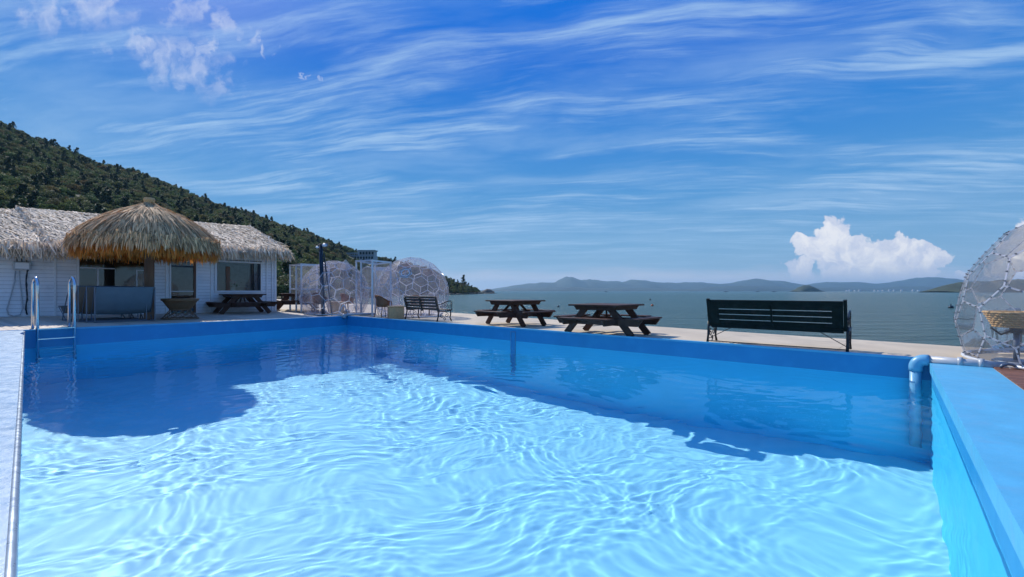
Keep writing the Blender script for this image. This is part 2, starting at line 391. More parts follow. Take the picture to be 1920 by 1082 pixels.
def sheet(name, tint, alpha, gloss=1.0, rough=.03, ior=1.45, haze=(.8, .82, .88)):
    """thin clear plastic: mostly see-through, sky reflections, a little milky"""
    m = bpy.data.materials.new(name); m.use_nodes = True; t = m.node_tree; q = NB(t); t.nodes.clear()
    out = q.n('ShaderNodeOutputMaterial'); tr = q.n('ShaderNodeBsdfTransparent'); tr.inputs[0].default_value = (*tint, 1)
    df = q.n('ShaderNodeBsdfDiffuse'); df.inputs[0].default_value = (*haze, 1)
    tl = q.n('ShaderNodeBsdfTranslucent'); tl.inputs[0].default_value = (*haze, 1)
    md = q.n('ShaderNodeMixShader'); md.inputs[0].default_value = .5; t.links.new(df.outputs[0], md.inputs[1]); t.links.new(tl.outputs[0], md.inputs[2])
    co = q.n('ShaderNodeTexCoord').outputs['Object']
    al = q.mrange(q.noise(co, 2.5, 5, .6), .3, .7, alpha*.6, alpha*1.4)
    m1 = q.n('ShaderNodeMixShader'); q.put(m1.inputs[0], al); t.links.new(tr.outputs[0], m1.inputs[1]); t.links.new(md.outputs[0], m1.inputs[2])
    gl = q.n('ShaderNodeBsdfGlossy'); gl.inputs['Roughness'].default_value = rough
    bn = q.n('ShaderNodeBump'); bn.inputs['Strength'].default_value = .04; bn.inputs['Distance'].default_value = .01
    q.put(bn.inputs['Height'], q.noise(co, 3, 2, .5)); t.links.new(bn.outputs[0], gl.inputs['Normal'])
    fr = q.n('ShaderNodeFresnel'); fr.inputs['IOR'].default_value = ior
    fac = q.m('MULTIPLY', fr.outputs[0], gloss, clamp=True)
    m2 = q.n('ShaderNodeMixShader'); q.put(m2.inputs[0], fac); t.links.new(m1.outputs[0], m2.inputs[1]); t.links.new(gl.outputs[0], m2.inputs[2])
    t.links.new(m2.outputs[0], out.inputs[0]); return m
M['dome'] = sheet('clear_dome_panel', (.965, .965, .975), .085, .55, .05)
M['dome_milky'] = sheet('milky_dome_panel', (.93, .93, .96), .13, .28, .10, haze=(.66, .67, .80))
M['seam'] = sheet('dome_seam', (.9, .9, .94), .50, .5, .15, haze=(.86, .88, .95))
M['pane'] = sheet('window_pane', (.72, .78, .78), .02, 2.2, .02, haze=(.5, .5, .5))

# pool water: real refraction, real caustics
m = bpy.data.materials.new('pool_water'); m.use_nodes = True; t = m.node_tree; q = NB(t); t.nodes.clear()
gl = q.n('ShaderNodeBsdfGlass'); gl.inputs['IOR'].default_value = 1.08; gl.inputs['Roughness'].default_value = 0
gl.inputs['Color'].default_value = (.97, .99, 1, 1)
o_ = q.n('ShaderNodeOutputMaterial'); t.links.new(gl.outputs[0], o_.inputs[0]); M['water'] = m

# sea
m = bpy.data.materials.new('sea_water'); m.use_nodes = True; t = m.node_tree; q = NB(t); p = t.nodes['Principled BSDF']
co = q.n('ShaderNodeTexCoord').outputs['Object']
big = q.noise(q.vm('MULTIPLY', co, (.012, .03, 1)), 1.0, 4, .6)
c = q.mix(q.mrange(big, .35, .65), (.045, .092, .072), (.062, .118, .094))
q.put(p.inputs['Base Color'], c); p.inputs['Roughness'].default_value = .22; p.inputs['IOR'].default_value = 1.33; p.inputs['Specular IOR Level'].default_value = .13
h1 = q.noise(q.vm('MULTIPLY', co, (.55, 1.3, 1)), 1.0, 8, .62, .4)
h2 = q.noise(q.vm('MULTIPLY', co, (.07, .22, 1)), 1.0, 5, .6, .3)
hh = q.m('ADD', q.m('MULTIPLY', h1, .85), q.m('MULTIPLY', h2, 2.0))
bn = q.n('ShaderNodeBump'); bn.inputs['Strength'].default_value = 1.0; bn.inputs['Distance'].default_value = .9
q.put(bn.inputs['Height'], hh); t.links.new(bn.outputs[0], p.inputs['Normal']); M['sea'] = m
# ================================================================== STRUCTURE
# --- sea
qa = g(845, 585).xy; qb = g(1300, 615).xy; qc = g(1790, 646).xy
qd = qc + (qc-qb).normalized()*26
EDGE = [qd, qc, qb, qa, Vector((-9, 30)), Vector((-17, 40)), Vector((-40, 66)), Vector((-90, 76))]
def fill_poly(loops):
    bm = bmesh.new(); es = []
    for lp in loops:
        vs = [bm.verts.new((p[0], p[1], 0)) for p in lp]
        es += [bm.edges.new((vs[i], vs[(i+1) % len(vs)])) for i in range(len(vs))]
    bmesh.ops.triangle_fill(bm, use_beauty=True, use_dissolve=False, edges=es)
    for f in bm.faces:
        if f.normal.z < 0: f.normal_flip()
    return bm
def pull(p, k): return Vector((p[0]*(1-k), p[1]*(1-k)))
sea_in = [pull(p, .02) for p in EDGE]
bm = fill_poly([sea_in + [(-900, 330), (-3000, 900), (-14000, 4000), (-14000, 14000), (14000, 14000), (14000, -30), (40, -30)]])
me = bpy.data.meshes.new('sea'); bm.to_mesh(me); bm.free(); me.materials.append(M['sea'])
link('sea', me, kind='structure')

# --- pool outline with coping widths
POOL = [CL, CC, CR, CN]; CW = [.075, .085, .62, .60]     # A, B, right, left
def offset_poly(P, w):
    n = len(P); out = []
    ln = []
    for i in range(n):
        a, c = P[i], P[(i+1) % n]; d = (c-a).normalized(); nn = Vector((-d.y, d.x))
        cen = sum(P, Vector((0, 0)))/n
        if (cen-a).dot(nn) > 0: nn = -nn
        ln.append((a+nn*w[i], d))
    for i in range(n):
        p1, d1 = ln[i-1]; p2, d2 = ln[i]
        k = (d2.x*(p1.y-p2.y)-d2.y*(p1.x-p2.x))/(d1.x*d2.y-d1.y*d2.x)
        out.append(p1+d1*k)
    return out
OUT = offset_poly(POOL, CW)
# --- quay ground with the pool cut out
bm = fill_poly([EDGE + [(-90, -45), (32, -45)], [Vector(p) for p in OUT]])
for dd in (.1, 5.1):
    geom = bm.verts[:]+bm.edges[:]+bm.faces[:]
    o2 = CL+nA*dd
    bmesh.ops.bisect_plane(bm, geom=geom, plane_co=(o2.x, o2.y, 0), plane_no=(nA.x, nA.y, 0))
for vtx in bm.verts: vtx.co.z = gz(vtx.co.x, vtx.co.y)-.03
# vertical faces down at the quay edge
bd = [e for e in bm.edges if e.is_boundary]
r_ = bmesh.ops.extrude_edge_only(bm, edges=bd)
for vtx in [x for x in r_['geom'] if isinstance(x, bmesh.types.BMVert)]:
    inside = min((vtx.co.xy-p).length for p in OUT) < .02
    vtx.co.z = vtx.co.z-.3 if inside else -1.0
me = bpy.data.meshes.new('quay'); bm.to_mesh(me); bm.free(); me.materials.append(M['concrete'])
quay = link('quay', me, kind='structure')
# slab joints of the quay seen between pool and sea: thin raised slabs with gaps
def quad_slab(P4, top, th, name, mm, parent=None, **k):
    zt = [top(p) for p in P4]; v = [(p[0], p[1], z) for p, z in zip(P4, zt)]+[(p[0], p[1], z-th) for p, z in zip(P4, zt)]
    n = len(P4); f = [tuple(range(n)), tuple(range(2*n-1, n-1, -1))]+[(i, i+n, (i+1) % n+n, (i+1) % n) for i in range(n)]
    mb = MB(); mb.add(v, f); 
    me = mb.mesh(name, mm); b2 = bmesh.new(); b2.from_mesh(me); bmesh.ops.recalc_face_normals(b2, faces=b2.faces); b2.to_mesh(me); b2.free()
    return link(name, me, parent, **k)
sl = OUT[1]-dB*1.0; k = 0
for i in range(9):
    a = OUT[1]+dB*(i*2.1-.9); bnd = a+dB*2.092
    for j in range(2):
        o1 = nB*(.02+j*1.95); o2 = nB*(.02+j*1.95+1.942)
        P4 = [a+o1, bnd+o1, bnd+o2, a+o2]
        if max((p-qb).dot((qc-qb).normalized().orthogonal()) * (1 if (qc-qb).normalized().orthogonal().dot(nB) > 0 else -1) for p in P4) > -.05: continue
        quad_slab(P4, lambda p: gz(p[0], p[1])-.004-rng.random()*.002, .03, 'paving_slab', M['concrete'], quay)

# --- pool: liner walls, floor, coping
pool = thing('swimming_pool', 'large blue lined outdoor swimming pool full of clear rippling water', 'swimming pool')
def pdepth(p): return 2.55+.103*(p[1]-10)
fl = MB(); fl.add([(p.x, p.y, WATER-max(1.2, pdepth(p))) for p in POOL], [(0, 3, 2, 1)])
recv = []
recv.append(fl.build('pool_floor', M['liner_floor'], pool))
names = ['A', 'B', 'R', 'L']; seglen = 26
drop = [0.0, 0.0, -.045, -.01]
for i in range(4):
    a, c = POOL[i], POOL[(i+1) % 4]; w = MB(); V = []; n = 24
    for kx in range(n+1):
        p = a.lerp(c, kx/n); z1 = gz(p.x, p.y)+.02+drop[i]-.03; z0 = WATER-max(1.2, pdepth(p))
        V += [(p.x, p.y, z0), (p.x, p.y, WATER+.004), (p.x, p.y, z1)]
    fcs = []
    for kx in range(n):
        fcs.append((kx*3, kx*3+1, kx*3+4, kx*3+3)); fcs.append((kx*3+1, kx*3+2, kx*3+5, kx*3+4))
    w.add(V, fcs); w.mi = [1, 0]*n; recv.append(w.build('liner_wall', [M['liner'], M['liner_underwater_lit']], pool))
    ci, cj = OUT[i], OUT[(i+1) % 4]
    dr = drop[i]
    inn = -.012 if i < 2 else -.02
    cen = sum(POOL, Vector((0, 0)))/4; nn = (c-a).normalized().orthogonal(); nn = nn if (cen-a).dot(nn) > 0 else -nn
    P4 = [a+nn*(-inn), c+nn*(-inn), cj, ci]
    quad_slab(P4, lambda p, dr=dr: gz(p[0], p[1])+.02+dr, .035 if i < 2 else .14, 'coping', M['coping_pale'] if i == 3 else M['coping'], pool)
# rail along the left inner edge
tr = MB(); a, c = CN, CL; nn = (c-a).normalized(); s_ = Vector((nn.y, -nn.x))
if (cen-a).dot(s_) < 0: s_ = -s_
pts = [(a.lerp(c, i/12)+s_*.028) for i in range(13)]
tr.tube([(p.x, p.y, gz(p.x, p.y)-.02) for p in pts], .022, 8); tr.tube([(p.x, p.y, gz(p.x, p.y)-.075) for p in pts], .016, 8)
tr.build('edge_rail', M['trim_grey'], pool, smooth=True)
# raised joint strip on wall B
jp = None
for kx in range(2000):
    p = CC.lerp(CR, kx/2000)
    if p.x/p.y > (958-CX)/F: jp = p; break
mb = MB(); zt = gz(jp.x, jp.y)-.09
for off, wd, th in ((0, .014, .010), (.16, .014, .010)):
    p = jp+dB*off-nB*.008; mb.box((p.x, p.y, (zt+WATER-2.2)/2), (wd, th*2, zt-WATER+2.2), rz=math.atan2(dB.y, dB.x))
p = jp+dB*.08-nB*.008; mb.box((p.x, p.y, zt+.005), (.18, .018, .014), rz=math.atan2(dB.y, dB.x))
recv.append(mb.build('joint_strip', M['coping_pale'], pool, smooth=False))
p = jp+dB*.08-nB*.004; mb = MB(); mb.box((p.x, p.y, (zt+WATER-2.2)/2-.01), (.144, .008, zt-WATER+2.2-.02), rz=math.atan2(dB.y, dB.x))
recv.append(mb.build('joint_panel', M['liner'], pool))

# --- pool water: a real wavy surface
nx, ny = 860, 560
s1 = np.linspace(0, 1, nx); t1 = np.linspace(0, 1, ny); SS, TT = np.meshgrid(s1, t1)
Pq = [np.array(p) for p in POOL]         # L, C, R, N ; s along L->N, t from L/N to C/R
XX = (1-SS)*(1-TT)*Pq[0][0]+(1-SS)*TT*Pq[1][0]+SS*TT*Pq[2][0]+SS*(1-TT)*Pq[3][0]
YY = (1-SS)*(1-TT)*Pq[0][1]+(1-SS)*TT*Pq[1][1]+SS*TT*Pq[2][1]+SS*(1-TT)*Pq[3][1]
ZZ = np.zeros_like(XX)
wr = np.random.RandomState(5)
WAVE = 1.0
wx = XX+.22*np.sin(XX*1.1+YY*.7+1)+.15*np.sin(YY*2.1-XX*.6)+.08*np.sin(XX*3.1+YY*2.3)
wy = YY+.22*np.sin(YY*1.3-XX*.8+2)+.15*np.sin(XX*2.4+YY*.9)+.08*np.sin(YY*3.4-XX*2.9)
for i in range(90):
    L = math.exp(wr.uniform(math.log(.10), math.log(.50))); an = wr.uniform(0, 2*math.pi); kk = 2*math.pi/L
    env = .6+.4*np.sin(XX*wr.uniform(.2, .7)+YY*wr.uniform(-.7, .7)+wr.uniform(0, 6))
    ZZ += WAVE*.082/kk**2*env*np.sin(kk*(math.cos(an)*wx+math.sin(an)*wy)+wr.uniform(0, 7))
ZZ *= 1+.35*np.clip((np.hypot(XX, YY)-5)/10, 0, 1)
V = np.stack([XX, YY, ZZ+WATER], -1).reshape(-1, 3)
me = bulk('pool_water', V, grid_faces(nx, ny)[:, ::-1], M['water'], smooth=True)
wob = link('pool_water', me, kind='structure')
if me.polygons[0].normal.z < 0: me.flip_normals()
wob.cycles.is_caustics_caster = True

# --- hill terrain in wide polar columns
SKYL = [(-700, 40), (-300, 130), (0, 226), (60, 253), (115, 275), (180, 303), (260, 321), (340, 353), (400, 380), (470, 398), (520, 418), (580, 436), (640, 460), (690, 476), (710, 480), (740, 486), (800, 500), (840, 520), (870, 531), (890, 541), (905, 547), (925, 551), (960, 553)]
def skyl(px): return float(np.interp(px, [a for a, _ in SKYL], [c for _, c in SKYL]))
RD = lambda px: float(np.interp(px, [-700, 0, 400, 640, 760, 870, 960], [240, 270, 340, 400, 440, 500, 640]))
FD = lambda px: float(np.interp(px, [-700, 0, 400, 540, 620, 700, 780, 870, 905, 960], [40, 52, 58, 62, 110, 220, 330, 415, 540, 640]))
def hill_z(px, Y):
    Rr, Ff = RD(px), FD(px); top = max(.4, (HY-skyl(px))/F*Rr+EYE-3.6 if px < 885 else (HY-skyl(px))/F*Rr+EYE-2)
    f0 = 1.6 if px < 600 else .3
    tt = (Y-Ff)/(Rr-Ff)
    if tt < 0: return f0+tt*6
    if tt > 1: return top-(Y-Rr)*.25
    return f0+(top-f0)*(tt**1.15)
cols = list(range(-700, 941, 12)); rows = 60
V = []
for px in cols:
    u_ = (px-CX)/F; Ff, Rr = FD(px), RD(px)
    for j in range(rows):
        tt = -.12+1.45*j/(rows-1); Y = Ff+tt*(Rr-Ff); z = hill_z(px, Y)
        z += mnoise.noise(Vector((u_*Y/25, Y/25, 0)))*3.0*min(1, max(0, tt*3))*min(1, max(0, (1.0-tt)*3+.15)) if tt > 0 else 0
        V.append((u_*Y, Y, z))
me = bulk('hill', V, grid_faces(rows, len(cols)), M['leaf_soil'], smooth=True)
link('hill', me, kind='structure')

# ---- trees: prototypes with leaf sized faces
def leaf_quads(C, N, size, rs):
    n = len(C); a = rs.normal(size=(n, 3)); a -= (a*N).sum(1, keepdims=True)*N; a /= np.linalg.norm(a, axis=1, keepdims=True)+1e-9
    b_ = np.cross(N, a); s_ = size*(.6+.8*rs.rand(n, 1))
    v = np.stack([C-a*s_*.5, C+b_*s_*.35, C+a*s_*.5, C-b_*s_*.35], 1).reshape(-1, 3)
    return v, np.arange(4*n).reshape(n, 4)
def broadleaf(seed, r=2.6, h=5.6, nl=1700, size=.34):
    rs = np.random.RandomState(seed); Cs = []; Ns = []
    nb = 16
    for i in range(nb):
        a = rs.uniform(0, 6.28); d = r*.68*math.sqrt(rs.rand()); hz = h*(.42+.45*rs.rand()*(1-d/r*.5))
        c = np.array([d*math.cos(a), d*math.sin(a), hz]); br = r*rs.uniform(.30, .52); m_ = nl//nb
        n = rs.normal(size=(m_, 3)); n /= np.linalg.norm(n, axis=1, keepdims=True); n[:, 2] = np.where(n[:, 2] < -.4, -n[:, 2], n[:, 2])
        Cs.append(c+n*br*(.65+.45*rs.rand(m_, 1))*[1, 1, .8]); nn = n+rs.normal(size=n.shape)*.5; Ns.append(nn/np.linalg.norm(nn, axis=1, keepdims=True))
    v, f = leaf_quads(np.concatenate(Cs), np.concatenate(Ns), size, rs); return v, f
def pine(seed, h=8.5, nl=1300, size=.5):
    rs = np.random.RandomState(seed); Cs = []; Ns = []
    lv = 9
    for i in range(lv):
        z = h*(.30+.70*i/lv); R0 = (1-i/lv)**.8*2.0*rs.uniform(.75, 1.15)+.15
        for k in range(5):
            a = rs.uniform(0, 6.28); m_ = nl//(lv*5); t_ = rs.rand(m_)**.6
            c = np.stack([np.cos(a)*R0*t_, np.sin(a)*R0*t_, z+.25*t_*R0-.1*rs.rand(m_)], 1)+rs.normal(size=(m_, 3))*[.22, .22, .13]
            Cs.append(c); n = rs.normal(size=(m_, 3))+[0, 0, 1.2]; Ns.append(n/np.linalg.norm(n, axis=1, keepdims=True))
    v, f = leaf_quads(np.concatenate(Cs), np.concatenate(Ns), size, rs); return v, f
def trunk(h, r):
    mb = MB(); mb.tube([(0, 0, -.8), (.05, .03, h*.4), (-.08, .06, h*.75), (0, 0, h)], [r, r*.8, r*.5, r*.12], 6)
    for i in range(5):
        a = rng.uniform(0, 6.28); z = h*rng.uniform(.35, .8); l = rng.uniform(.6, 1.5)
        mb.tube([(0, 0, z), (l*math.cos(a)*.6, l*math.sin(a)*.6, z+l*.35), (l*math.cos(a), l*math.sin(a), z+l*.8)], [r*.35, r*.2, .01], 4)
    return mb
protos = bpy.data.collections.new('tree_forms')
crowns = []
for i in range(6):
    v_, f_ = broadleaf(20+i, r=2.5+.2*(i % 3), h=5.2+.4*(i % 4)) if i < 5 else pine(40)
    me = bulk('crown', v_, f_, M['leaf'] if i < 5 else M['needle']); crowns.append(me)
    o = bpy.data.objects.new('tree_form', me); protos.objects.link(o)
for me in crowns[:4]: protos.objects.link(bpy.data.objects.new('tree_form', me))
ptrunk = trunk(8, .16).mesh('trunk', M['bark']); btrunk = trunk(4.6, .18).mesh('trunk', M['bark'])
P = []; SC_ = []
rs = np.random.RandomState(2)
pxs = np.arange(-420, 900, 1)
wts = np.array([max(1, RD(p_)**2-FD(p_)**2) for p_ in pxs]); wts /= wts.sum()
NT = 7600
for p_ in rs.choice(pxs, NT, p=wts):
    Y = math.sqrt(rs.uniform(FD(p_)**2, (RD(p_)*1.03)**2)); u_ = (p_+rs.rand()-CX)/F
    if 632 < p_ < 708 and 335 < Y < 380: continue
    P.append((u_*Y, Y, hill_z(p_, Y)-.6)); SC_.append(rs.uniform(.5, .98))
me = bpy.data.meshes.new('hillside_forest'); me.from_pydata(P, [], []); at_ = me.attributes.new('sc', 'FLOAT', 'POINT'); at_.data.foreach_set('value', SC_)
forest = link('hillside_forest', me, kind='stuff', label='dense green mixed woodland covering the whole hillside behind the thatched building', category='forest')
ng = bpy.data.node_groups.new('scatter', 'GeometryNodeTree'); ng.interface.new_socket('Geometry', in_out='INPUT', socket_type='NodeSocketGeometry'); ng.interface.new_socket('Geometry', in_out='OUTPUT', socket_type='NodeSocketGeometry')
gi = ng.nodes.new('NodeGroupInput'); go = ng.nodes.new('NodeGroupOutput'); ip = ng.nodes.new('GeometryNodeInstanceOnPoints')
ci_ = ng.nodes.new('GeometryNodeCollectionInfo'); ci_.inputs['Collection'].default_value = protos; ci_.inputs['Separate Children'].default_value = True; ci_.inputs['Reset Children'].default_value = True
ip.inputs['Pick Instance'].default_value = True
ri = ng.nodes.new('FunctionNodeRandomValue'); ri.data_type = 'INT'; ri.inputs[4].default_value = 0; ri.inputs[5].default_value = 9
rr = ng.nodes.new('FunctionNodeRandomValue'); rr.data_type = 'FLOAT_VECTOR'; rr.inputs[0].default_value = (0, 0, 0); rr.inputs[1].default_value = (.25, .25, 6.28)
sa = ng.nodes.new('GeometryNodeInputNamedAttribute'); sa.data_type = 'FLOAT'; sa.inputs[0].default_value = 'sc'
Lk = ng.links.new
Lk(gi.outputs[0], ip.inputs['Points']); Lk(ci_.outputs[0], ip.inputs['Instance']); Lk(ri.outputs[2], ip.inputs['Instance Index'])
Lk(rr.outputs[0], ip.inputs['Rotation']); Lk(sa.outputs[0], ip.inputs['Scale']); Lk(ip.outputs[0], go.inputs[0])
md = forest.modifiers.new('scatter', 'NODES'); md.node_group = ng
# single trees that stand clear of the wood
def tree(kind, px, Y, z, s, label, group=None, rz=0):
    t_ = thing('pine_tree' if kind == 5 else 'broadleaf_tree', label, 'tree', ((px-CX)/F*Y, Y, z), rz, group, (s, s, s))
    link('crown', crowns[kind], t_); link('trunk', ptrunk if kind == 5 else btrunk, t_); return t_
tree(5, 869, 470, hill_z(869, 470)+1.5, 1.6, 'tall feathery pine rising above the other trees on the sea point')
ORD = ['first','second','third','fourth','fifth','sixth','seventh','eighth','ninth','tenth']
for io, (px, s) in enumerate(((25, .8), (95, .6), (130, .8), (195, .7), (250, .65), (330, .6), (385, .9), (500, .7))):
    tree(5, px, RD(px)-3, hill_z(px, RD(px)-3)+.5, s, ORD[io]+' small pine from the left along the crest of the wooded hill', 'pines on the hill crest', rng.random()*6)
for i, (px, Y, s) in enumerate(((815, 430, 1.3), (826, 415, 1.0), (835, 440, 1.35), (845, 425, .9), (850, 445, 1.2), (862, 440, 1.1), (868, 428, .85), (876, 450, 1.1), (886, 470, .95), (893, 480, .7))):
    tree(i % 5, px, Y, max(.8, hill_z(px, Y)-.3), s, ORD[i]+' rounded dark tree from the left on the low wooded point by the sea', 'trees on the low point', i*1.1)
for i, (px, Y, s) in enumerate(((528, 60, .62), (535, 72, .9), (548, 63, .6), (560, 76, .95), (570, 66, .55), (585, 84, .9), (592, 78, .6))):
    tree(i % 5, px, Y, 1.3, s, ORD[i]+' leafy tree from the left between the thatched building and the left dome', 'trees at the foot of the hill', i*.9)
# shore rocks on the point
rk = []
for i in range(3):
    bm = bmesh.new(); bmesh.ops.create_icosphere(bm, subdivisions=2, radius=1)
    for v_ in bm.verts: v_.co *= 1+.35*mnoise.noise(v_.co*1.4+Vector((i*9, 0, 0))); v_.co.z *= .55
    me = bpy.data.meshes.new('rock'); bm.to_mesh(me); bm.free(); me.materials.append(M['rock']); rk.append(me)
for i in range(34):
    px = rng.uniform(835, 928); Y = FD(px)-rng.uniform(-4, 12)
    s = rng.uniform(.9, 2.4)
    link('rock', rk[i % 3], None, ((px-CX)/F*Y, Y, .2), (0, 0, rng.random()*6), label='brown weathered rock on the waterline of the wooded point', category='rock', group='rocks along the point').scale = (s*1.6, s, s*.8)
# bare sea stack beside the point
def ridge(name, pts, Y0, depth, mm, rough, seed, base=0.0, step=3, **k):
    x0, x1 = pts[0][0], pts[-1][0]; V = []; xs = np.arange(x0, x1+.01, step); nr = 16
    for j in range(nr):
        f = j/(nr-1)
        Y = Y0-depth*.5+depth*f
        prof = math.sin(math.pi*min(1, f*1.0))**.8
        for x in xs:
            h = (HY-np.interp(x, [a for a, _ in pts], [c for _, c in pts]))/F*Y0
            X = (x-CX)/F*Y0
            nz = mnoise.noise(Vector((X/(Y0*.02), Y/(Y0*.02), seed)))*rough*h+mnoise.noise(Vector((X/(Y0*.006), Y/(Y0*.006), seed)))*rough*.4*h
            z = max(-2, (h+EYE)*prof+nz*(1-abs(2*f-1))*1.0) if 0 < j < nr-1 else -3
            V.append((X, Y, z))
    me = bulk(name, V, grid_faces(len(xs), nr), mm, smooth=True)
    return link(name, me, **k)
ridge('sea_stack', [(903, 546), (908, 544), (913, 541.5), (919, 542), (924, 545), (927, 546.5)], 620, 14, M['rock'], .12, 1, step=1, label='small bare rock islet just off the wooded point', category='islet')
RNG = [(905, 544), (930, 541), (965, 535), (1010, 530), (1040, 530), (1050, 524), (1063, 519), (1075, 521), (1090, 526), (1102, 523.5), (1130, 527.5), (1150, 527), (1165, 530), (1185, 524.5), (1200, 525.5), (1230, 529.5), (1262, 531), (1290, 529), (1310, 530), (1340, 532), (1355, 533), (1385, 529), (1400, 525.5), (1415, 523), (1432, 527), (1450, 526), (1475, 531), (1500, 535), (1530, 533), (1545, 529.5), (1600, 529), (1625, 533), (1660, 531), (1690, 528.5), (1710, 524), (1735, 520), (1760, 521), (1785, 527), (1820, 529), (1860, 527), (1900, 524), (1960, 527), (2060, 531), (2200, 535), (2400, 543)]
ridge('mountain_range', RNG, 7600, 1800, M['hazy_hill'], .10, 2, step=2, kind='structure')
FRT = [(900, 546), (960, 541), (1010, 540), (1070, 538), (1120, 541), (1180, 539), (1240, 541), (1300, 542), (1330, 538), (1380, 536), (1440, 537), (1500, 541), (1560, 539), (1640, 540), (1700, 537), (1780, 539), (1850, 541), (2000, 540), (2200, 544)]
ridge('foreshore_hills', FRT, 5600, 700, M['hazy_hill'], .14, 5, step=2, kind='structure')
ridge('wooded_islet', [(1488, 546), (1492, 543), (1500, 538), (1508, 535), (1516, 535), (1526, 539), (1534, 544), (1538, 546)], 2300, 90, M['islet'], .10, 3, step=1, kind='structure', label='small dark wooded islet')
ridge('wooded_headland', [(1758, 546), (1764, 542), (1775, 537), (1790, 532), (1802, 529), (1830, 528), (1880, 526), (1950, 522), (2050, 520), (2200, 530)], 1100, 120, M['islet'], .12, 4, step=1, kind='structure')
# ================================================================== BUILDING
Wr = g(517, 583); Wl = g(8, 594)
ex = (Wr-Wl).xy.normalized(); ey = Vector((-ex.y, ex.x))
BRZ = math.atan2(ex.y, ex.x); BZ = min(Wr.z, Wl.z)-.02
house = thing('beach_house', 'long white boarded beach building with shaggy thatched roofs beside the pool', 'building', (Wr.x, Wr.y, BZ), BRZ)
def wl(px, py, off=0.0):
    """pixel -> local x, z on the front wall plane (off = distance in front)"""
    r = ray(px, py); o = Wr.xy-ey*off; Y = o.dot(ey)/r.xy.dot(ey); p = r*Y+Vector((0, 0, EYE)); return ((p.xy-Wr.xy).dot(ex), p.z-BZ)
XL = wl(0, 560)[0]-4.5; WH = 2.36
def wx_(px): return wl(px, 540)[0]
def wz_(px, py): return wl(px, py)[1]
w1 = (wx_(148), wx_(274), wz_(148, 545), WH-.08); w2 = (wx_(320), wx_(367), .05, WH-.08); w3 = (wx_(406), wx_(488), wz_(447, 545), wz_(447, 493))
opens = [w1, w2, w3]

# boards
bh = .118; nrow = int(WH/bh)+1
seams = [XL] + [wx_(p) for p in (103, 145, 313, 397, 497, 508)] + [0.0]
for rrow in range(nrow):
    z0 = rrow*bh; z1 = min(z0+bh-.006, WH)
    if z1-z0 < .02: continue
    cuts = [(XL, 0)]
    for (a, c, lo, hi) in opens:
        if z0 < hi and z1 > lo:
            new = []
            for (p_, q_) in cuts:
                if c <= p_ or a >= q_: new.append((p_, q_)); continue
                if a-.06 > p_: new.append((p_, a-.06))
                if c+.06 < q_: new.append((c+.06, q_))
            cuts = new
    for (p_, q_) in cuts:
        ed = [p_]+[s_ for s_ in seams if p_+.05 < s_ < q_-.05]+[q_]
        for i in range(len(ed)-1):
            mb = MB(); x0, x1 = ed[i]+.004, ed[i+1]-.004
            mb.add([(x0, -.02, z0), (x1, -.02, z0), (x1, .02, z0), (x0, .02, z0), (x0, -.010, z1), (x1, -.010, z1), (x1, .02, z1), (x0, .02, z1)],
                   [(0, 3, 2, 1), (4, 5, 6, 7), (0, 1, 5, 4), (1, 2, 6, 5), (2, 3, 7, 6), (3, 0, 4, 7)])
            mb.build('siding_board', M['siding'], house)
# backing walls, end wall, inner room
mb = MB(); BD = 8.4
for x in (XL, 0): mb.box((x-.04 if x == 0 else x+.04, BD/2+.03, WH/2), (.07, BD, WH))
mb.box(((XL)/2, BD+.05, WH/2), (-XL, .08, WH))
mb.build('wall', M['siding'], house)
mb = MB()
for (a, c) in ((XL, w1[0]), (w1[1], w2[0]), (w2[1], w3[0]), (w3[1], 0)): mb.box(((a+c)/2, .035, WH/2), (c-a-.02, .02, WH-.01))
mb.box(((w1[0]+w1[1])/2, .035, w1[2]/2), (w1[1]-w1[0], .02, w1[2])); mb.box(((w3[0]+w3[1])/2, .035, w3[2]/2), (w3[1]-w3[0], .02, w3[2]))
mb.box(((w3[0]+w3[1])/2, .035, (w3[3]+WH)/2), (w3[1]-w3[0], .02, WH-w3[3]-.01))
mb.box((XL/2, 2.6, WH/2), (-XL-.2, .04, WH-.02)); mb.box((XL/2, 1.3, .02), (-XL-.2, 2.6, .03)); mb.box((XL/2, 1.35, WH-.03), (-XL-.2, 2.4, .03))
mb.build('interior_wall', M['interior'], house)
mb = MB(); mb.box((wx_(440)+1.2, 2.55, 1.55), (1.2, .03, 1.0)); mb.box((wx_(340)+.5, 2.54, 1.4), (1.3, .03, 1.3)); mb.build('window_light_panel', M['interior_light'], house)  # solid pale panels; daylight of rear windows put into their colour
# trims
for px in (103, 313, 397, 500, 510):
    mb = MB(); w_ = .05 if px in (103, 500, 510) else .10; mb.box((wx_(px), -.032, WH/2), (w_, .03, WH)); mb.build('corner_trim', M['trim'], house)
mb = MB(); mb.box((-.03, -.034, WH/2), (.09, .034, WH)); mb.build('corner_trim', M['trim'], house)
def window(name, o, fw, fmat, mull, depth=.0, sill=True):
    a, c, lo, hi = o; mb = MB()
    for x in (a-fw/2, c+fw/2): mb.box((x, -.03, (lo+hi)/2), (fw, .06, hi-lo+2*fw))
    mb.box(((a+c)/2, -.028, hi+fw/2), (c-a, .056, fw)); mb.box(((a+c)/2, -.028, lo-fw/2), (c-a, .056, fw))
    wob_ = mb.build(name, M['trim'], house)
    mb = MB(); mb.box(((a+c)/2, .02, (lo+hi)/2), (c-a, .006, hi-lo)); mb.build('pane', M['pane'], wob_)
    for (x0, x1, z0, z1, mm) in mull:
        mb = MB(); mb.box(((x0+x1)/2, .0, (z0+z1)/2), (x1-x0, .035, z1-z0)); mb.build('mullion', M[mm], wob_)
    return wob_
X = lambda px: wx_(px)
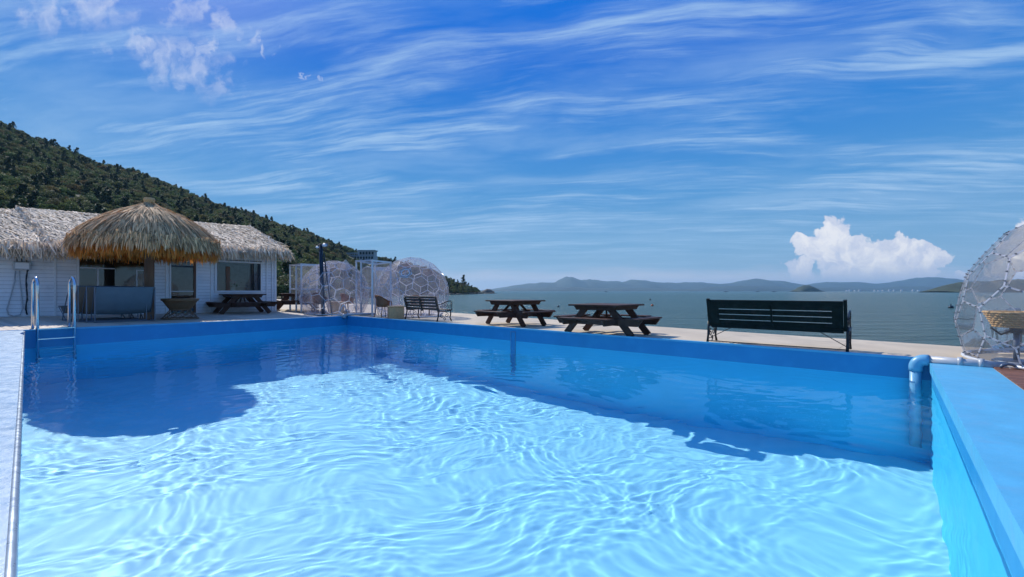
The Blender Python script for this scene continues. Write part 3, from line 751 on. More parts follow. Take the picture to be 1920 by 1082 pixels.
window('window', w1, .06, 'trim', [(X(182), X(185), w1[2], wz_(183, 503), 'alu'), (X(150), X(215), wz_(183, 504), wz_(183, 502), 'alu'),
        (X(255), X(257.5), w1[2], wz_(256, 506), 'alu'), (X(269.5), X(272), w1[2], wz_(270, 506), 'alu'), (X(257.5), X(269.5), wz_(262, 508), wz_(262, 506), 'alu')])
window('door', w2, .05, 'trim', [(X(363), X(367), w2[2], w2[3], 'brown_wood'), (X(320), X(363), wz_(340, 547), wz_(340, 545.5), 'alu'), (X(320), X(363), wz_(340, 501), wz_(340, 498), 'black_metal')])
mb = MB(); mb.box(((w2[0]+X(363))/2, .16, wz_(340, 547)/2), (X(363)-w2[0], .2, wz_(340, 547)-.04)); mb.build('counter', M['brown_wood'], house)
window('window', w3, .07, 'trim', [(X(484), X(488), w3[2], w3[3], 'black_metal'), (X(406), X(407.5), w3[2], w3[3], 'black_metal'), (X(424), X(431), w3[2], wz_(430, 500), 'brown_wood')])

# ---- thatch
def strips(P0, D, Sd, L, Wd, droop, rs, tipw=.25):
    n = len(P0); L = L.reshape(-1, 1); Wd = Wd.reshape(-1, 1); dr = droop.reshape(-1, 1)
    dn = np.array([0, 0, -1.0]); p1 = P0+D*L*.5+dn*dr*.25*L; p2 = P0+D*L+dn*dr*L
    v = np.stack([P0-Sd*Wd*.5, P0+Sd*Wd*.5, p1+Sd*Wd*.45, p1-Sd*Wd*.45, p2+Sd*Wd*tipw*.5, p2-Sd*Wd*tipw*.5], 1).reshape(-1, 3)
    i = np.arange(n).reshape(-1, 1)*6
    f = np.concatenate([i+[0, 1, 2, 3], i+[3, 2, 4, 5]], 0); return v, f
def norm(a): return a/(np.linalg.norm(a, axis=1, keepdims=True)+1e-9)
def thatch_roof(nameparent, ridgeL, ridgeR, eaveL, eaveR, seed, n, fringe, slant=.25, fr_len=.42, label=None):
    """quad given in house local coordinates"""
    rs = np.random.RandomState(seed); rl, rr_, el, er = [np.array(q, float) for q in (ridgeL, ridgeR, eaveL, eaveR)]
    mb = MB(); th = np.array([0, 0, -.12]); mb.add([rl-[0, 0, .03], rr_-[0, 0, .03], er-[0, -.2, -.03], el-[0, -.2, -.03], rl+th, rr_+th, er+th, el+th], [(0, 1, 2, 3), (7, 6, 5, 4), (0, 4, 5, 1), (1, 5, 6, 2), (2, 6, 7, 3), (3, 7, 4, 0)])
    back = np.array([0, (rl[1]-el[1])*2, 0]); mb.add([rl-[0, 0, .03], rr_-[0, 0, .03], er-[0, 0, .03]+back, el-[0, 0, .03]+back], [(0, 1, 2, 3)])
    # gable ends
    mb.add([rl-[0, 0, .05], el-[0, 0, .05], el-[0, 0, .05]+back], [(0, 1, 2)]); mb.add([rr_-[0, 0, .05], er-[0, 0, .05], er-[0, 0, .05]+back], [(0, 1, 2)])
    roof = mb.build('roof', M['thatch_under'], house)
    if label: roof['label'] = label
    s_ = rs.rand(n); t_ = (np.floor(rs.rand(n)*16)+rs.rand(n)*.5)/16*1.02
    top = rl+(rr_-rl)*s_[:, None]; bot = el+(er-el)*s_[:, None]; P0 = top+(bot-top)*t_[:, None]
    down = norm(bot-top); al = norm((rr_-rl).reshape(1, 3)).repeat(n, 0)
    nn = norm(np.cross(al, down)); nn = np.where(nn[:, 2:] < 0, -nn, nn)
    D = norm(down+al*(slant+rs.normal(size=(n, 1))*.33)+nn*(.07+.07*rs.rand(n, 1)))
    Sd = norm(np.cross(D, nn)+nn*rs.normal(size=(n, 1))*.25)
    P0 = P0+nn*(.005+.05*rs.rand(n, 1))
    v, f = strips(P0, D, Sd, .22+.30*rs.rand(n), .025+.035*rs.rand(n), .06+.1*rs.rand(n), rs)
    m2 = fringe; s_ = rs.rand(m2); P1 = el+(er-el)*s_[:, None]+rs.normal(size=(m2, 3))*[.03, .12, .05]+[0, .02, .10]
    D = norm(np.stack([rs.normal(size=m2)*.25+slant*.4, -.25+rs.normal(size=m2)*.25, -1+0*s_], 1)); Sd = norm(np.stack([1+0*s_, rs.normal(size=m2)*.6, .1*rs.normal(size=m2)], 1))
    v2, f2 = strips(P1, D, Sd, fr_len*(.55+.6*rs.rand(m2)), .022+.03*rs.rand(m2), .0*s_, rs)
    # shaggy gable edges
    m3 = fringe//3; s3 = rs.rand(m3)
    PP = []; 
    for (a, c) in ((rl, el), (rr_, er)): PP.append(a+(c-a)*rs.rand(m3)[:, None]+rs.normal(size=(m3, 3))*[.05, .04, .05])
    P3 = np.concatenate(PP); D = norm(np.stack([rs.normal(size=2*m3)*.3+.2, -.6+0*P3[:, 0], -.8+rs.normal(size=2*m3)*.3], 1)); Sd = norm(np.cross(D, np.array([[0, 0, 1.0]]))+rs.normal(size=(2*m3, 3))*.4)
    v3, f3 = strips(P3, D, Sd, .2+.3*rs.rand(2*m3), .03+.03*rs.rand(2*m3), .1*np.ones(2*m3), rs)
    V = np.concatenate([v, v2, v3]); Fq = np.concatenate([f, f2+len(v), f3+len(v)+len(v2)])
    link('thatch', bulk('thatch', V, Fq, M['thatch']), roof, kind='stuff'); return roof
OH = .55
def rpt(px, py, off):
    x, z = wl(px, py, off); return (x, -off, z)
RDp = 4.0
m_el = rpt(100, 462, OH); m_er = rpt(540, 473, OH); m_rl = rpt(33, 390, -RDp); m_rr = rpt(465, 425, -RDp)
thatch_roof(house, m_rl, m_rr, m_el, m_er, 4, 15000, 3600, label='higher long thatched roof slope behind the parasol')

l_er = rpt(112, 466, OH-.04); l_rr = rpt(60, 397, -RDp+.1)
l_el = (XL-.4, -OH+.04, l_er[2]-.02); l_rl = (XL-.4, RDp-.1, l_rr[2])
thatch_roof(house, l_rl, l_rr, l_el, l_er, 9, 9000, 2400, label='lower thatched roof slope at the left edge')
# meter box, cables, hose on the wall
def wp(px, py, off=.05):
    x, z = wl(px, py, off); q_ = Vector((x, -off, z)); return house_M @ q_
house_M = Matrix.Translation((Wr.x, Wr.y, BZ)) @ Matrix.Rotation(BRZ, 4, 'Z')
bx = thing('meter_box', 'grey electric meter box mounted under the left thatched eave', 'meter box', wp(41, 506, .10), BRZ)
MB().box((0, 0, .12), (.36, .14, .24), bev=.01).build('box', M['pvc'], bx); MB().box((0, -.075, .12), (.28, .012, .17)).build('cover', M['trim'], bx)
mb = MB()
for i in range(3): mb.tube([(-.1+.1*i, 0, .24), (-.1+.1*i, .02, .34), (-.06+.1*i, .05, .5)], .012, 6)
mb.build('conduit', M['black_metal'], bx)
pts = [wp(50+1.2*math.sin(i*1.3), 497+i*9.3, .08) for i in range(11)]
mb = MB(); mb.tube(pts, .016, 6); mb.tube([p+Vector((.03*math.sin(i*2), 0, 0)) for i, p in enumerate(pts)], .012, 6)
tag(mb.build('power_cable', M['black_metal'], smooth=True), 'black twisted cable hanging down the white boards from the meter box', 'cable')
pts = [wp(x_, y_, .06) for x_, y_ in ((29, 508), (27, 530), (20, 555), (13, 580), (16, 590), (26, 593), (38, 590), (43, 578), (40, 550), (37, 525), (36, 508))]
tag(MB().tube(pts, .016, 6).build('garden_hose', M['pvc'], smooth=True), 'grey hose looped against the white wall below the meter box', 'hose')
# flowers on the sill of the right window
fl_ = thing('flower_arrangement', 'red flowers in a pot inside the right window', 'flowers', wp(437, 545, -.25), 0)
mb = MB(); mb.lathe([(.001, 0), (.07, 0), (.09, .14), (.085, .14), (.001, .13)], 12); mb.build('pot', M['white'], fl_)
v_, f_ = leaf_quads(nrs.normal(size=(90, 3))*[.13, .10, .07]+[0, 0, .22], norm(nrs.normal(size=(90, 3))), .09, nrs); link('leaves', bulk('leaves', v_, f_, M['green']), fl_, kind='stuff')
v_, f_ = leaf_quads(nrs.normal(size=(70, 3))*[.055, .055, .05]+[0, -.02, .33], norm(nrs.normal(size=(70, 3))), .07, nrs); link('petals', bulk('petals', v_, f_, M['red']), fl_, kind='stuff')

# ================================================================== DECKS
deck = thing('wooden_deck', 'pale grey boarded deck between the pool and the thatched building', 'deck'); deck['kind'] = 'structure'; del deck['category']
bw = .15
for i in range(-46, 59):
    t0 = i*bw; a = OUT[0]+dA*t0; c = a+dA*(bw-.008)
    lo = .006
    if (OUT[0]+dA*t0-OUT[0]).dot(dA) < 0: lo = .02
    ds = [lo, .12, 5.1, 6.3]; v = []
    j = rng.random()*.003
    for d in ds:
        for p in (a, c):
            q_ = p+nA*d; z = gz(q_.x, q_.y)-.002-j; v += [(q_.x, q_.y, z), (q_.x, q_.y, z-.026)]
    f = []
    for k_ in range(3):
        o = k_*4; f += [(o, o+2, o+6, o+4), (o+1, o+5, o+7, o+3), (o, o+4, o+5, o+1), (o+2, o+3, o+7, o+6)]
    f += [(0, 1, 3, 2), (12, 14, 15, 13)]
    MB().add(v, f).build('deck_board', M['deck'], deck)
rd = thing('side_deck', 'reddish brown', 'deck'); rd['kind'] = 'structure'; del rd['category']; del rd['label']
oR = OUT[2]; dR = (CN-CR).normalized(); nR = Vector((-dR.y, dR.x)); nR = nR if nR.dot(CR-CL) > 0 else -nR
for i in range(26):
    a = oR+dR*(.02+i*.145); c = a+dR*.137; k0 = .01; k1 = 3.2
    # boards run parallel to wall B, so shift along it
    P4 = [a+dB*k0, a+dB*k1, c+dB*k1, c+dB*k0]
    quad_slab(P4, lambda p: gz(p[0], p[1])-.012, .03, 'deck_board', M['deck_red'], rd)

# ================================================================== PARASOL
ub = g(280, 599.5); zt = (HY-381)/F*ub.y+EYE-ub.z
par = thing('thatched_parasol', 'big round palm thatched parasol on a thick brown post by the pool', 'parasol', ub)
kU = ub.y/F; um = lambda dp: dp*kU*.73; uz = lambda dp: dp*kU
mb = MB(); mb.box((0, 0, zt/2-.1), (.24, .24, zt-.2), rz=.6, bev=.02); mb.build('post', M['brown_wood'], par)
mb = MB(); mb.lathe([(.001, zt+.16), (.13, zt+.16), (.15, zt+.1), (.12, zt-.02), (.14, zt-.08)], 12); mb.build('finial', M['straw'], par)
prof = [(0, 0), (12, 6), (35, 13), (65, 23), (95, 36), (122, 52), (140, 68), (150, 84)]
pr = np.array([um(a) for a, _ in prof]); pz = np.array([zt-uz(c) for _, c in prof])
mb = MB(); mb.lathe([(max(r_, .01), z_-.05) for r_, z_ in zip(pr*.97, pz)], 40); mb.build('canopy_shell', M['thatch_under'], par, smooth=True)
mb = MB()
for i in range(12):
    a = i*math.pi/6; mb.tube([(0.1*math.cos(a), .1*math.sin(a), zt-.15)]+[(r_*.95*math.cos(a), r_*.95*math.sin(a), z_-.09) for r_, z_ in zip(pr[1:-1], pz[1:-1])], .025, 6)
mb.build('ribs', M['brown_wood'], par)
rs = np.random.RandomState(8); n = 15000
rad = np.sqrt(rs.rand(n))*pr[-1]; rad = np.where(rs.rand(n) < .25, rs.rand(n)*pr[-1]*.6, rad); th_ = rs.rand(n)*2*np.pi
zz = np.interp(rad, pr, pz); dz_ = (np.interp(rad+.05, pr, pz)-np.interp(rad-.05, pr, pz))/.1; dz_ = np.where(rad > pr[-1]-.08, -4, dz_)
er_ = np.stack([np.cos(th_), np.sin(th_), 0*th_], 1); et = np.stack([-np.sin(th_), np.cos(th_), 0*th_], 1)
D = norm(er_+np.array([[0, 0, 1]])*dz_[:, None]+et*rs.normal(size=(n, 1))*.16); nn = norm(np.cross(et, D)); nn = np.where((nn[:, 2:] < 0), -nn, nn)
P0 = er_*rad[:, None]+np.array([[0, 0, 1]])*(zz[:, None])+nn*rs.rand(n, 1)*.07
D = norm(D+nn*.12*rs.rand(n, 1)); Sd = norm(np.cross(D, nn)+nn*rs.normal(size=(n, 1))*.3)
v, f = strips(P0, D, Sd, (.25+.3*rs.rand(n))*np.where(rad > pr[-1]*.9, .5, 1), .022+.03*rs.rand(n), .08+.22*rs.rand(n), rs)
m2 = 3600; th_ = rs.rand(m2)*2*np.pi; er_ = np.stack([np.cos(th_), np.sin(th_), 0*th_], 1); et = np.stack([-np.sin(th_), np.cos(th_), 0*th_], 1)
P1 = er_*(pr[-1]*(.93+.09*rs.rand(m2, 1)))+np.array([[0, 0, 1]])*(pz[-1]+.20+.12*rs.normal(size=(m2, 1))*.5)
D = norm(np.array([[0, 0, -1.0]])+er_*rs.normal(size=(m2, 1))*.12+et*rs.normal(size=(m2, 1))*.12)
v2, f2 = strips(P1, D, norm(et+er_*rs.normal(size=(m2, 1))*.5), .22*(.6+.7*rs.rand(m2)), .022+.03*rs.rand(m2), 0*th_, rs)
link('thatch', bulk('thatch', np.concatenate([v, v2]), np.concatenate([f, f2+len(v)]), M['palm']), par, kind='stuff')
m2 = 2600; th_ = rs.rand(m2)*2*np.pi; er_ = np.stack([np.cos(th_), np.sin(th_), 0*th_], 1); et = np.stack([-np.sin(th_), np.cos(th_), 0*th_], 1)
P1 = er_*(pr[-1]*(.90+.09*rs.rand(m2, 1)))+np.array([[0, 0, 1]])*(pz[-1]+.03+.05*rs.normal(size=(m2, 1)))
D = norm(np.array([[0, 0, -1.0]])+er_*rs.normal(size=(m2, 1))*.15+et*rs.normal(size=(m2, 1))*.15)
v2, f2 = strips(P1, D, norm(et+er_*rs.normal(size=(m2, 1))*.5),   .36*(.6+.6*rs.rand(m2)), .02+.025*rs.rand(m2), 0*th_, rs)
link('inner_fringe', bulk('inner_fringe', v2, f2, M['palm_fringe']), par, kind='stuff', label='orange inner fringe coloured as if backlit')

# ================================================================== FURNITURE
def picnic(name_, label, top=1.30, seatr=.95, foot=.85, h=.75, sh=.44, wood='dark_wood'):
    t_ = thing('picnic_table', label, 'picnic table', group='square picnic tables by the pool')
    m_ = M[wood]; nb_ = 8; w_ = top/nb_
    for i in range(nb_): MB().box((0, -top/2+w_*(i+.5), h-.02), (top, w_-.008, .04), bev=.004).build('top_plank', m_, t_)
    def board(p0, p1, mb=None):   # bevel ended beam in vertical plane
        return mb
    def beam(axis, off, half, z, hh, th, nm):
        Mx = Matrix.Rotation(0 if axis == 'x' else math.pi/2, 4, 'Z') @ Matrix.Translation((0, off, 0))
        MB().prism([(-half, z+hh/2), (half, z+hh/2), (half-hh*.7, z-hh/2), (-half+hh*.7, z-hh/2)], -th/2, th/2, Mx).build(nm, m_, t_)
    fo = .46
    for s_ in (-1, 1):
        beam('x', s_*fo, seatr+.17, sh-.04-.075, .15, .045, 'seat_beam'); beam('y', s_*fo, seatr+.17, sh-.04-.075-.152, .0001+.15, .045, 'seat_beam') if False else beam('y', s_*fo*1.12, seatr+.17, sh-.04-.065, .13, .045, 'seat_beam')
        beam('x', s_*(fo+.05), top/2-.08, h-.04-.05, .10, .045, 'top_beam'); beam('y', s_*(fo+.05)*1.0, top/2-.10, h-.04-.045, .09, .045, 'top_beam')
        for e in (-1, 1):
            MB().bar((e*foot, s_*(fo-.048), .0), (e*.30, s_*(fo-.048), h-.06), .15, .055, up=(0, 1, 0)).build('leg', m_, t_)
            MB().bar((e*.06, s_*.10, h-.08), (e*.22*1.0, s_*(fo-.09), sh-.1), .03, .07).build('brace', m_, t_)
    for k in range(4):
        a = k*math.pi/2; Rm = Matrix.Rotation(a, 4, 'Z')
        for j in range(2):
            c = Rm @ Vector((seatr-.07+j*.145, 0, sh-.018)); L_ = 1.25 if k % 2 == 0 else 1.25
            MB().box(c, (.138, L_, .036), rz=a, bev=.004).build('seat_plank', m_, t_)
    return t_
T1 = picnic('picnic_table', 'square picnic table nearest the domes, behind the far pool wall by the sea')
p = g(966, 609); T1.location = p; T1.rotation_euler[2] = R(-49)
p2 = Vector((2.28, 10.98, 0)); clone(T1, (p2.x, p2.y, gz(p2.x, p2.y)-.0), R(-41), 'square picnic table between the other sea side table and the dark green bench', sc=(1.02, 1.02, .95))
p = g(455, 587); clone(T1, p, R(47), 'dark square picnic table in front of the right window of the thatched building')
p = g(556, 581); clone(T1, p, R(20), 'dark picnic table half hidden behind the white frame of the left dome')

def bench(label, width, h, wood, iron, solid=False):
    t_ = thing('garden_bench', label, 'bench'); w_ = M[wood]; ir = M[iron]; hw = width/2
    # local: x along, +y seat side; back plane leans
    def bp(z): return -.02-(z-.38)*.26          # y of back plane
    top = h
    if solid:
        for s_ in (-1, 1):
            MB().bar((s_*(hw-.03), bp(.36), .36), (s_*(hw-.03), bp(top+.03), top+.03), .05, .06, up=(0, 1, 0)).build('back_post', w_, t_)
            MB().bar((s_*(hw-.14), bp(.40)-.012, .40), (s_*(hw-.14), bp(top-.05)-.012, top-.05), .16, .02, up=(0, 1, .25)).build('end_panel', w_, t_)
        MB().bar((-hw+.06, bp(top-.04), top-.03), (hw-.06, bp(top-.04), top-.03), .035, .08, up=(0, -.25, 1)).build('top_rail', w_, t_)
        MB().bar((-hw+.06, bp(.36), .355), (hw-.06, bp(.36), .355), .05, .07, up=(0, 0, 1)).build('bottom_rail', w_, t_)
        zs = np.linspace(.435, top-.113, 4)
        for z in zs: MB().bar((-hw+.2, bp(z), z), (hw-.2, bp(z), z), .022, (zs[1]-zs[0])-.016, up=(0, -.26, 1)).build('back_slat', w_, t_)
        MB().bar((0, bp(.38)-.02, .38), (0, bp(top-.07)-.02, top-.07), .035, .015, up=(0, 1, .25)).build('centre_stile', w_, t_)
    else:
        for x in (-hw+.03, 0, hw-.03): MB().bar((x, bp(.34)-.02, .34), (x, bp(top)-.02, top), .07 if x else .06, .05, up=(0, 1, 0)).build('back_post', w_, t_)
        for z in (.42, .52, .62, .72, .81): MB().bar((-hw+.02, bp(z), z), (hw-.02, bp(z), z), .03, .070, up=(0, -.26, 1)).build('back_slat', w_, t_)
    for y in (.03, .13, .23, .33, .43): MB().box((0, y, .40), (width-.06, .08, .028), bev=.005).build('seat_slat', w_, t_)
    def scroll(c, r0, turns, s0, sgn=1, n=22):
        out = []
        for i in range(n+1):
            f_ = i/n; r_ = r0*(1-.8*f_); a = s0+sgn*turns*2*math.pi*f_; out.append((c[0], c[1]+r_*math.cos(a), c[2]+r_*math.sin(a)))
        return out
    for s_ in (-1, 1):
        x = s_*(hw-.005); mb = MB()
        mb.tube([(x, bp(.42), .44), (x, -.03, .30), (x, -.06, .15), (x, -.10, .02)], [.02, .024, .022, .026], 6)
        mb.tube([(x, .44, .38), (x, .45, .25), (x, .42, .13), (x, .48, .02)], [.022, .022, .02, .026], 6)
        mb.tube([(x, -.04, .36), (x, .2, .345), (x, .46, .38), (x, .50, .40)], .022, 6)
        for cc, r0, s0, sg in (((x, .10, .20), .085, 1.2, 1), ((x, .28, .22), .085, 2.0, -1), ((x, .19, .10), .06, 4.5, 1)): mb.tube(scroll(cc, r0, 1.2, s0, sg), .010, 5)
        mb.build('end_frame', ir, t_, smooth=True)
        mb = MB(); zA = .62
        mb.tube([(x, bp(zA), zA-.06), (x, .10, zA-.02), (x, .30, zA+.05), (x, .44, zA+.07), (x, .50, zA+.01), (x, .46, zA-.05), (x, .42, zA-.01)], [.016, .018, .018, .018, .015, .013, .01], 6)
        mb.tube([(x, .50, .40), (x, .47, .48), (x, .50, .56), (x, .49, zA+.02)], .013, 6)
        for cc, r0, s0, sg in (((x, .10, .50), .07, 2.6, 1), ((x, .28, .54), .085, 4.2, -1), ((x, .40, .49), .06, .5, 1)): mb.tube(scroll(cc, r0, 1.3, s0, sg), .009, 5)
        mb.build('armrest', ir, t_, smooth=True)
    if solid:
        mb = MB(); mb.tube([(-hw, -.06, .05), (hw, -.06, .05)], .008, 5)
        for s_ in (-1, 1): mb.tube([(s_*(hw-.02), -.05, .10), (s_*(hw-.42), .05, .33)], .007, 5)
        mb.build('brace_rod', ir, t_)
    return t_
pa, pb = g(1327, 642), g(1588, 661)
wdt = (pb-pa).xy.length; B1 = bench('wide dark green bench with slatted back facing the sea, right of the picnic tables', wdt+.02, .86, 'bench_green', 'iron', True)
mid = (pa+pb)/2; dd = (pb-pa).xy.normalized(); off = Vector((-dd.y, dd.x)); off = off if off.y > 0 else -off
B1.location = (mid.x+off.x*.10, mid.y+off.y*.10, gz(mid.x, mid.y)-.012); B1.rotation_euler[2] = math.atan2(dd.y, dd.x)
pa, pb = g(757, 598), g(825, 604)
B2 = bench('small brown slatted bench with scrolled black iron arms in front of the middle dome', min(2.0, (pb-pa).xy.length), .80, 'bench_wood', 'iron', False)
mid = (pa+pb)/2; dd = (pb-pa).xy.normalized(); off = Vector((-dd.y, dd.x)); off = off if off.y > 0 else -off
B2.location = (mid.x+off.x*.08, mid.y+off.y*.08, gz(mid.x, mid.y)-.01); B2.rotation_euler[2] = math.atan2(dd.y, dd.x)+.0

# wicker hourglass table
wt = thing('wicker_table', 'round hourglass shaped dark wicker table beside the parasol post', 'table', g(338, 598))
H_ = .66; MB().lathe([(.001, H_), (.50, H_), (.515, H_-.02), (.50, H_-.045), (.001, H_-.045)], 36).build('table_top', M['wicker_dark'], wt, smooth=False)
def lattice(r0, r1, z0, z1, tw, n, rr_): 
    mb = MB()
    for i in range(n):
        for sg in (-1, 1):
            pts = []
            for j in range(6):
                f_ = j/5; a = 2*math.pi*i/n+sg*tw*f_; r_ = r0+(r1-r0)*f_; pts.append((r_*math.cos(a), r_*math.sin(a), z0+(z1-z0)*f_))
            mb.tube(pts, rr_, 4)
    return mb
lattice(.48, .27, .02, .30, .9, 12, .009).build('lower_lattice', M['wicker_dark'], wt, kind='stuff')
lattice(.27, .48, .30, H_-.04, .9, 46, .011).build('upper_lattice', M['wicker_dark'], wt, kind='stuff')
for nm, r_, z_, q_ in (('base_ring', .49, .02, .02), ('waist_ring', .275, .30, .02), ('top_ring', .485, H_-.06, .018)):
    MB().tube([(r_*math.cos(a/32*6.2832), r_*math.sin(a/32*6.2832), z_) for a in range(32)], q_, 6, closed=True).build(nm, M['wicker_dark'], wt, smooth=True)

# nested wide sling chairs
P_l = g(178, 606); sth = R(50); eu = Vector((math.cos(sth), math.sin(sth)))
def sling_chair(label, fab):
    t_ = thing('sling_chair', label, 'chair', group='nested sling chairs under the parasol'); W_ = 1.34; hh = 1.0
    for x in (0, W_):
        mb = MB(); mb.tube([(x, 0, hh), (x, 0, .02), (x, .85, .02)], .014, 6); mb.build('side_frame', M['grey_metal'], t_)
        mb = MB(); mb.tube([(x, .05, hh-.03), (x, .55, .22), (x, .62, .02)], .012, 6); mb.tube([(x, .95, .42), (x, .30, .02)], .012, 6); mb.build('side_strut', M['grey_metal'], t_)
    mb = MB()
    for (y, z) in ((0, hh), (0, .02), (.95, .42), (.85, .02)): mb.tube([(0, y, z), (W_, y, z)], .015, 6)
    mb.build('cross_bar', M['grey_metal'], t_)
    pf = [(0, hh+.005), (.10, .82), (.22, .60), (.36, .38), (.50, .24), (.64, .22), (.80, .30), (.95, .425)]
    V = []; nx_ = 12
    for j, (y, z) in enumerate(pf):
        for i in range(nx_+1):
            f_ = i/nx_; V.append((.03+(W_-.06)*f_, y, z-.03*math.sin(math.pi*f_)*math.sin(math.pi*j/7)))
    me = bulk('sling', V, grid_faces(nx_+1, len(pf)), M[fab], smooth=True); link('sling', me, t_)
    return t_
s0 = sling_chair('front blue grey sling chair of the nested row under the parasol', 'sling'); s0.location = P_l; s0.rotation_euler[2] = sth
# the others stand behind to the left
for i, lb in enumerate(('second brownish sling chair from the front of the nested row', 'third brownish sling chair of the nested row under the parasol', 'rearmost sling chair of the nested row, nearest the white wall')):
    c = clone(s0, P_l+Vector((-.27*(i+1), .04*(i+1), .0)), sth+.05*(i+1), lb); c.location.z = gz(c.location.x, c.location.y)
    for k_ in kids(c):
        if k_.name.startswith('sling'):
            me2 = k_.data.copy() if i == 0 else brown_me
            if i == 0: me2.materials[0] = M['sling_backlit']; brown_me = me2
            k_.data = me2

# pool ladder
lad = thing('pool_ladder', 'stainless steel pool ladder with two tall looped handrails at the left corner', 'ladder')
def pA(px):
    u_ = (px-CX)/F; k_ = (CL.x-u_*CL.y)/(u_*dA.y-dA.x); return CL+dA*k_
lp = []
for px in (67, 136):
    b0 = pA(px); inn = b0-nA*.16; outp = b0+nA*.26; zt_ = (HY-520)/F*b0.y+EYE; pts = [(inn.x, inn.y, WATER-1.3), (inn.x, inn.y, zt_-.20)]
    for i in range(9):
        a = math.pi*i/8; c = (inn+outp)/2; d = (inn-outp)/2; pts.append((c.x+d.x*math.cos(a), c.y+d.y*math.cos(a), zt_-.20+.20*math.sin(a)))
    pts += [(outp.x, outp.y, gz(outp.x, outp.y)-.01)]
    recv.append(MB().tube(pts, .030, 10).build('handrail', M['steel'], lad, smooth=True)); lp.append(inn)
    q_ = gz(outp.x, outp.y); MB().lathe([(.031, 0), (.06, 0), (.06, .012), (.031, .02)], 12, (outp.x, outp.y, q_+.001)).build('foot_flange', M['steel'], lad)
for z in (gz(lp[0].x, lp[0].y)+.03, WATER+.22, WATER-.12, WATER-.5, WATER-.9):
    recv.append(MB().bar((lp[0].x, lp[0].y, z), (lp[1].x, lp[1].y, z), .06, .02).build('step', M['steel'], lad))

# fill pipe at the right corner
def elbow(a, bdir, cdir, r, seg=8):
    a = Vector(a); bd_ = Vector(bdir); cd_ = Vector(cdir); c = a+bd_*0; pts = []
    for i in range(seg+1):
        f_ = i/seg*math.pi/2; pts.append(a-bd_*(1-math.sin(f_))*r*0 - bd_*r*(1-math.sin(f_)) + cd_*r*(1-math.cos(f_)))
    return pts
fp = thing('fill_pipe', 'thick grey and blue water pipe bent into the right corner of the pool', 'pipe')
pv = CR-nB*.14-dB*.17; ztop = at_y(1745, 674, pv.y).z; rp = .078
d3 = Vector((dB.x, dB.y, 0))
mb = MB(); mb.tube([(pv.x, pv.y, WATER-1.9), (pv.x, pv.y, ztop-.16)], rp*.92, 16); recv.append(mb.build('drop_pipe', M['pvc_blue'], fp, smooth=True))
pts = [Vector((pv.x, pv.y, ztop-.17))]
for i in range(9):
    f_ = i/8*math.pi/2; pts.append(Vector((pv.x, pv.y, ztop-.11))+Vector((0, 0, .11))*math.sin(f_)+d3*.11*(1-math.cos(f_)))
pts.append(pts[-1]+d3*.04)
MB().tube(pts, rp*1.06, 16).build('elbow', M['pvc_blue'], fp, smooth=True)
pc = pts[-1]
LH = .82
MB().tube([pc, pc+d3*LH-Vector((0, 0, .02))], rp*.92, 16).build('cross_pipe', M['pvc'], fp, smooth=True)
for kf in (.40, .66): 
    c = pc+d3*LH*kf; MB().tube([c-d3*.03, c+d3*.03], rp*1.04, 16).build('coupling', M['pvc'], fp, smooth=True)
pe = pc+d3*LH-Vector((0, 0, .02))
MB().tube([pe-d3*.02, pe+d3*.06, pe+d3*.12-Vector((0, 0, .03)), pe+d3*.15-Vector((0, 0, .10))], [rp*1.05, rp*1.05, rp, rp*.95], 16).build('end_elbow', M['pvc'], fp, smooth=True)
hk = g(1893, 690)
mb = MB(); mb.tube([(-.10, 0, .0), (-.07, 0, .035), (-.02, 0, .05), (.03, 0, .045), (.07, 0, .02), (.08, .01, -.01)], [.02, .022, .02, .02, .018, .015], 8)
h_ = mb.build('pull_hook', M['grey_metal'], smooth=True, loc=hk+Vector((0, 0, .0))); h_.rotation_euler[2] = -.3; tag(h_, 'curved dark metal hook lying on the red brown deck by the pipe', 'hook')

# inlet nozzle at the far corner and the little blue stand
nz_ = g(648, 596); nzz = Vector((CC.x, CC.y, gz(CC.x, CC.y)+.07))
it = thing('inlet_pipe', 'short grey inlet pipe poking over the far corner of the pool', 'pipe')
MB().tube([nzz+Vector((1.0, .35, 0)), nzz+Vector((.05, -.05, .0)), nzz+Vector((-.02, -.12, -.03))], .05, 10).build('tube', M['pvc'], it, smooth=True)
MB().tube([nzz+Vector((-.03, -.13, .01)), nzz+Vector((-.05, -.18, -.13))], .085, 12).build('mouth', M['pvc'], it, smooth=True)
bs = thing('hose_stand', 'small blue folding tube stand hooked over the far pool corner', 'stand', g(638, 592))
MB().tube([(-.05, -.25, -.12), (-.02, -.05, .12), (.10, .02, .42), (.16, .03, .44)], .02, 8).build('front_leg', M['pvc_blue'], bs, smooth=True)
MB().tube([(.13, .03, .44), (.22, .1, .2), (.3, .16, 0)], .02, 8).build('rear_leg', M['pvc_blue'], bs, smooth=True)

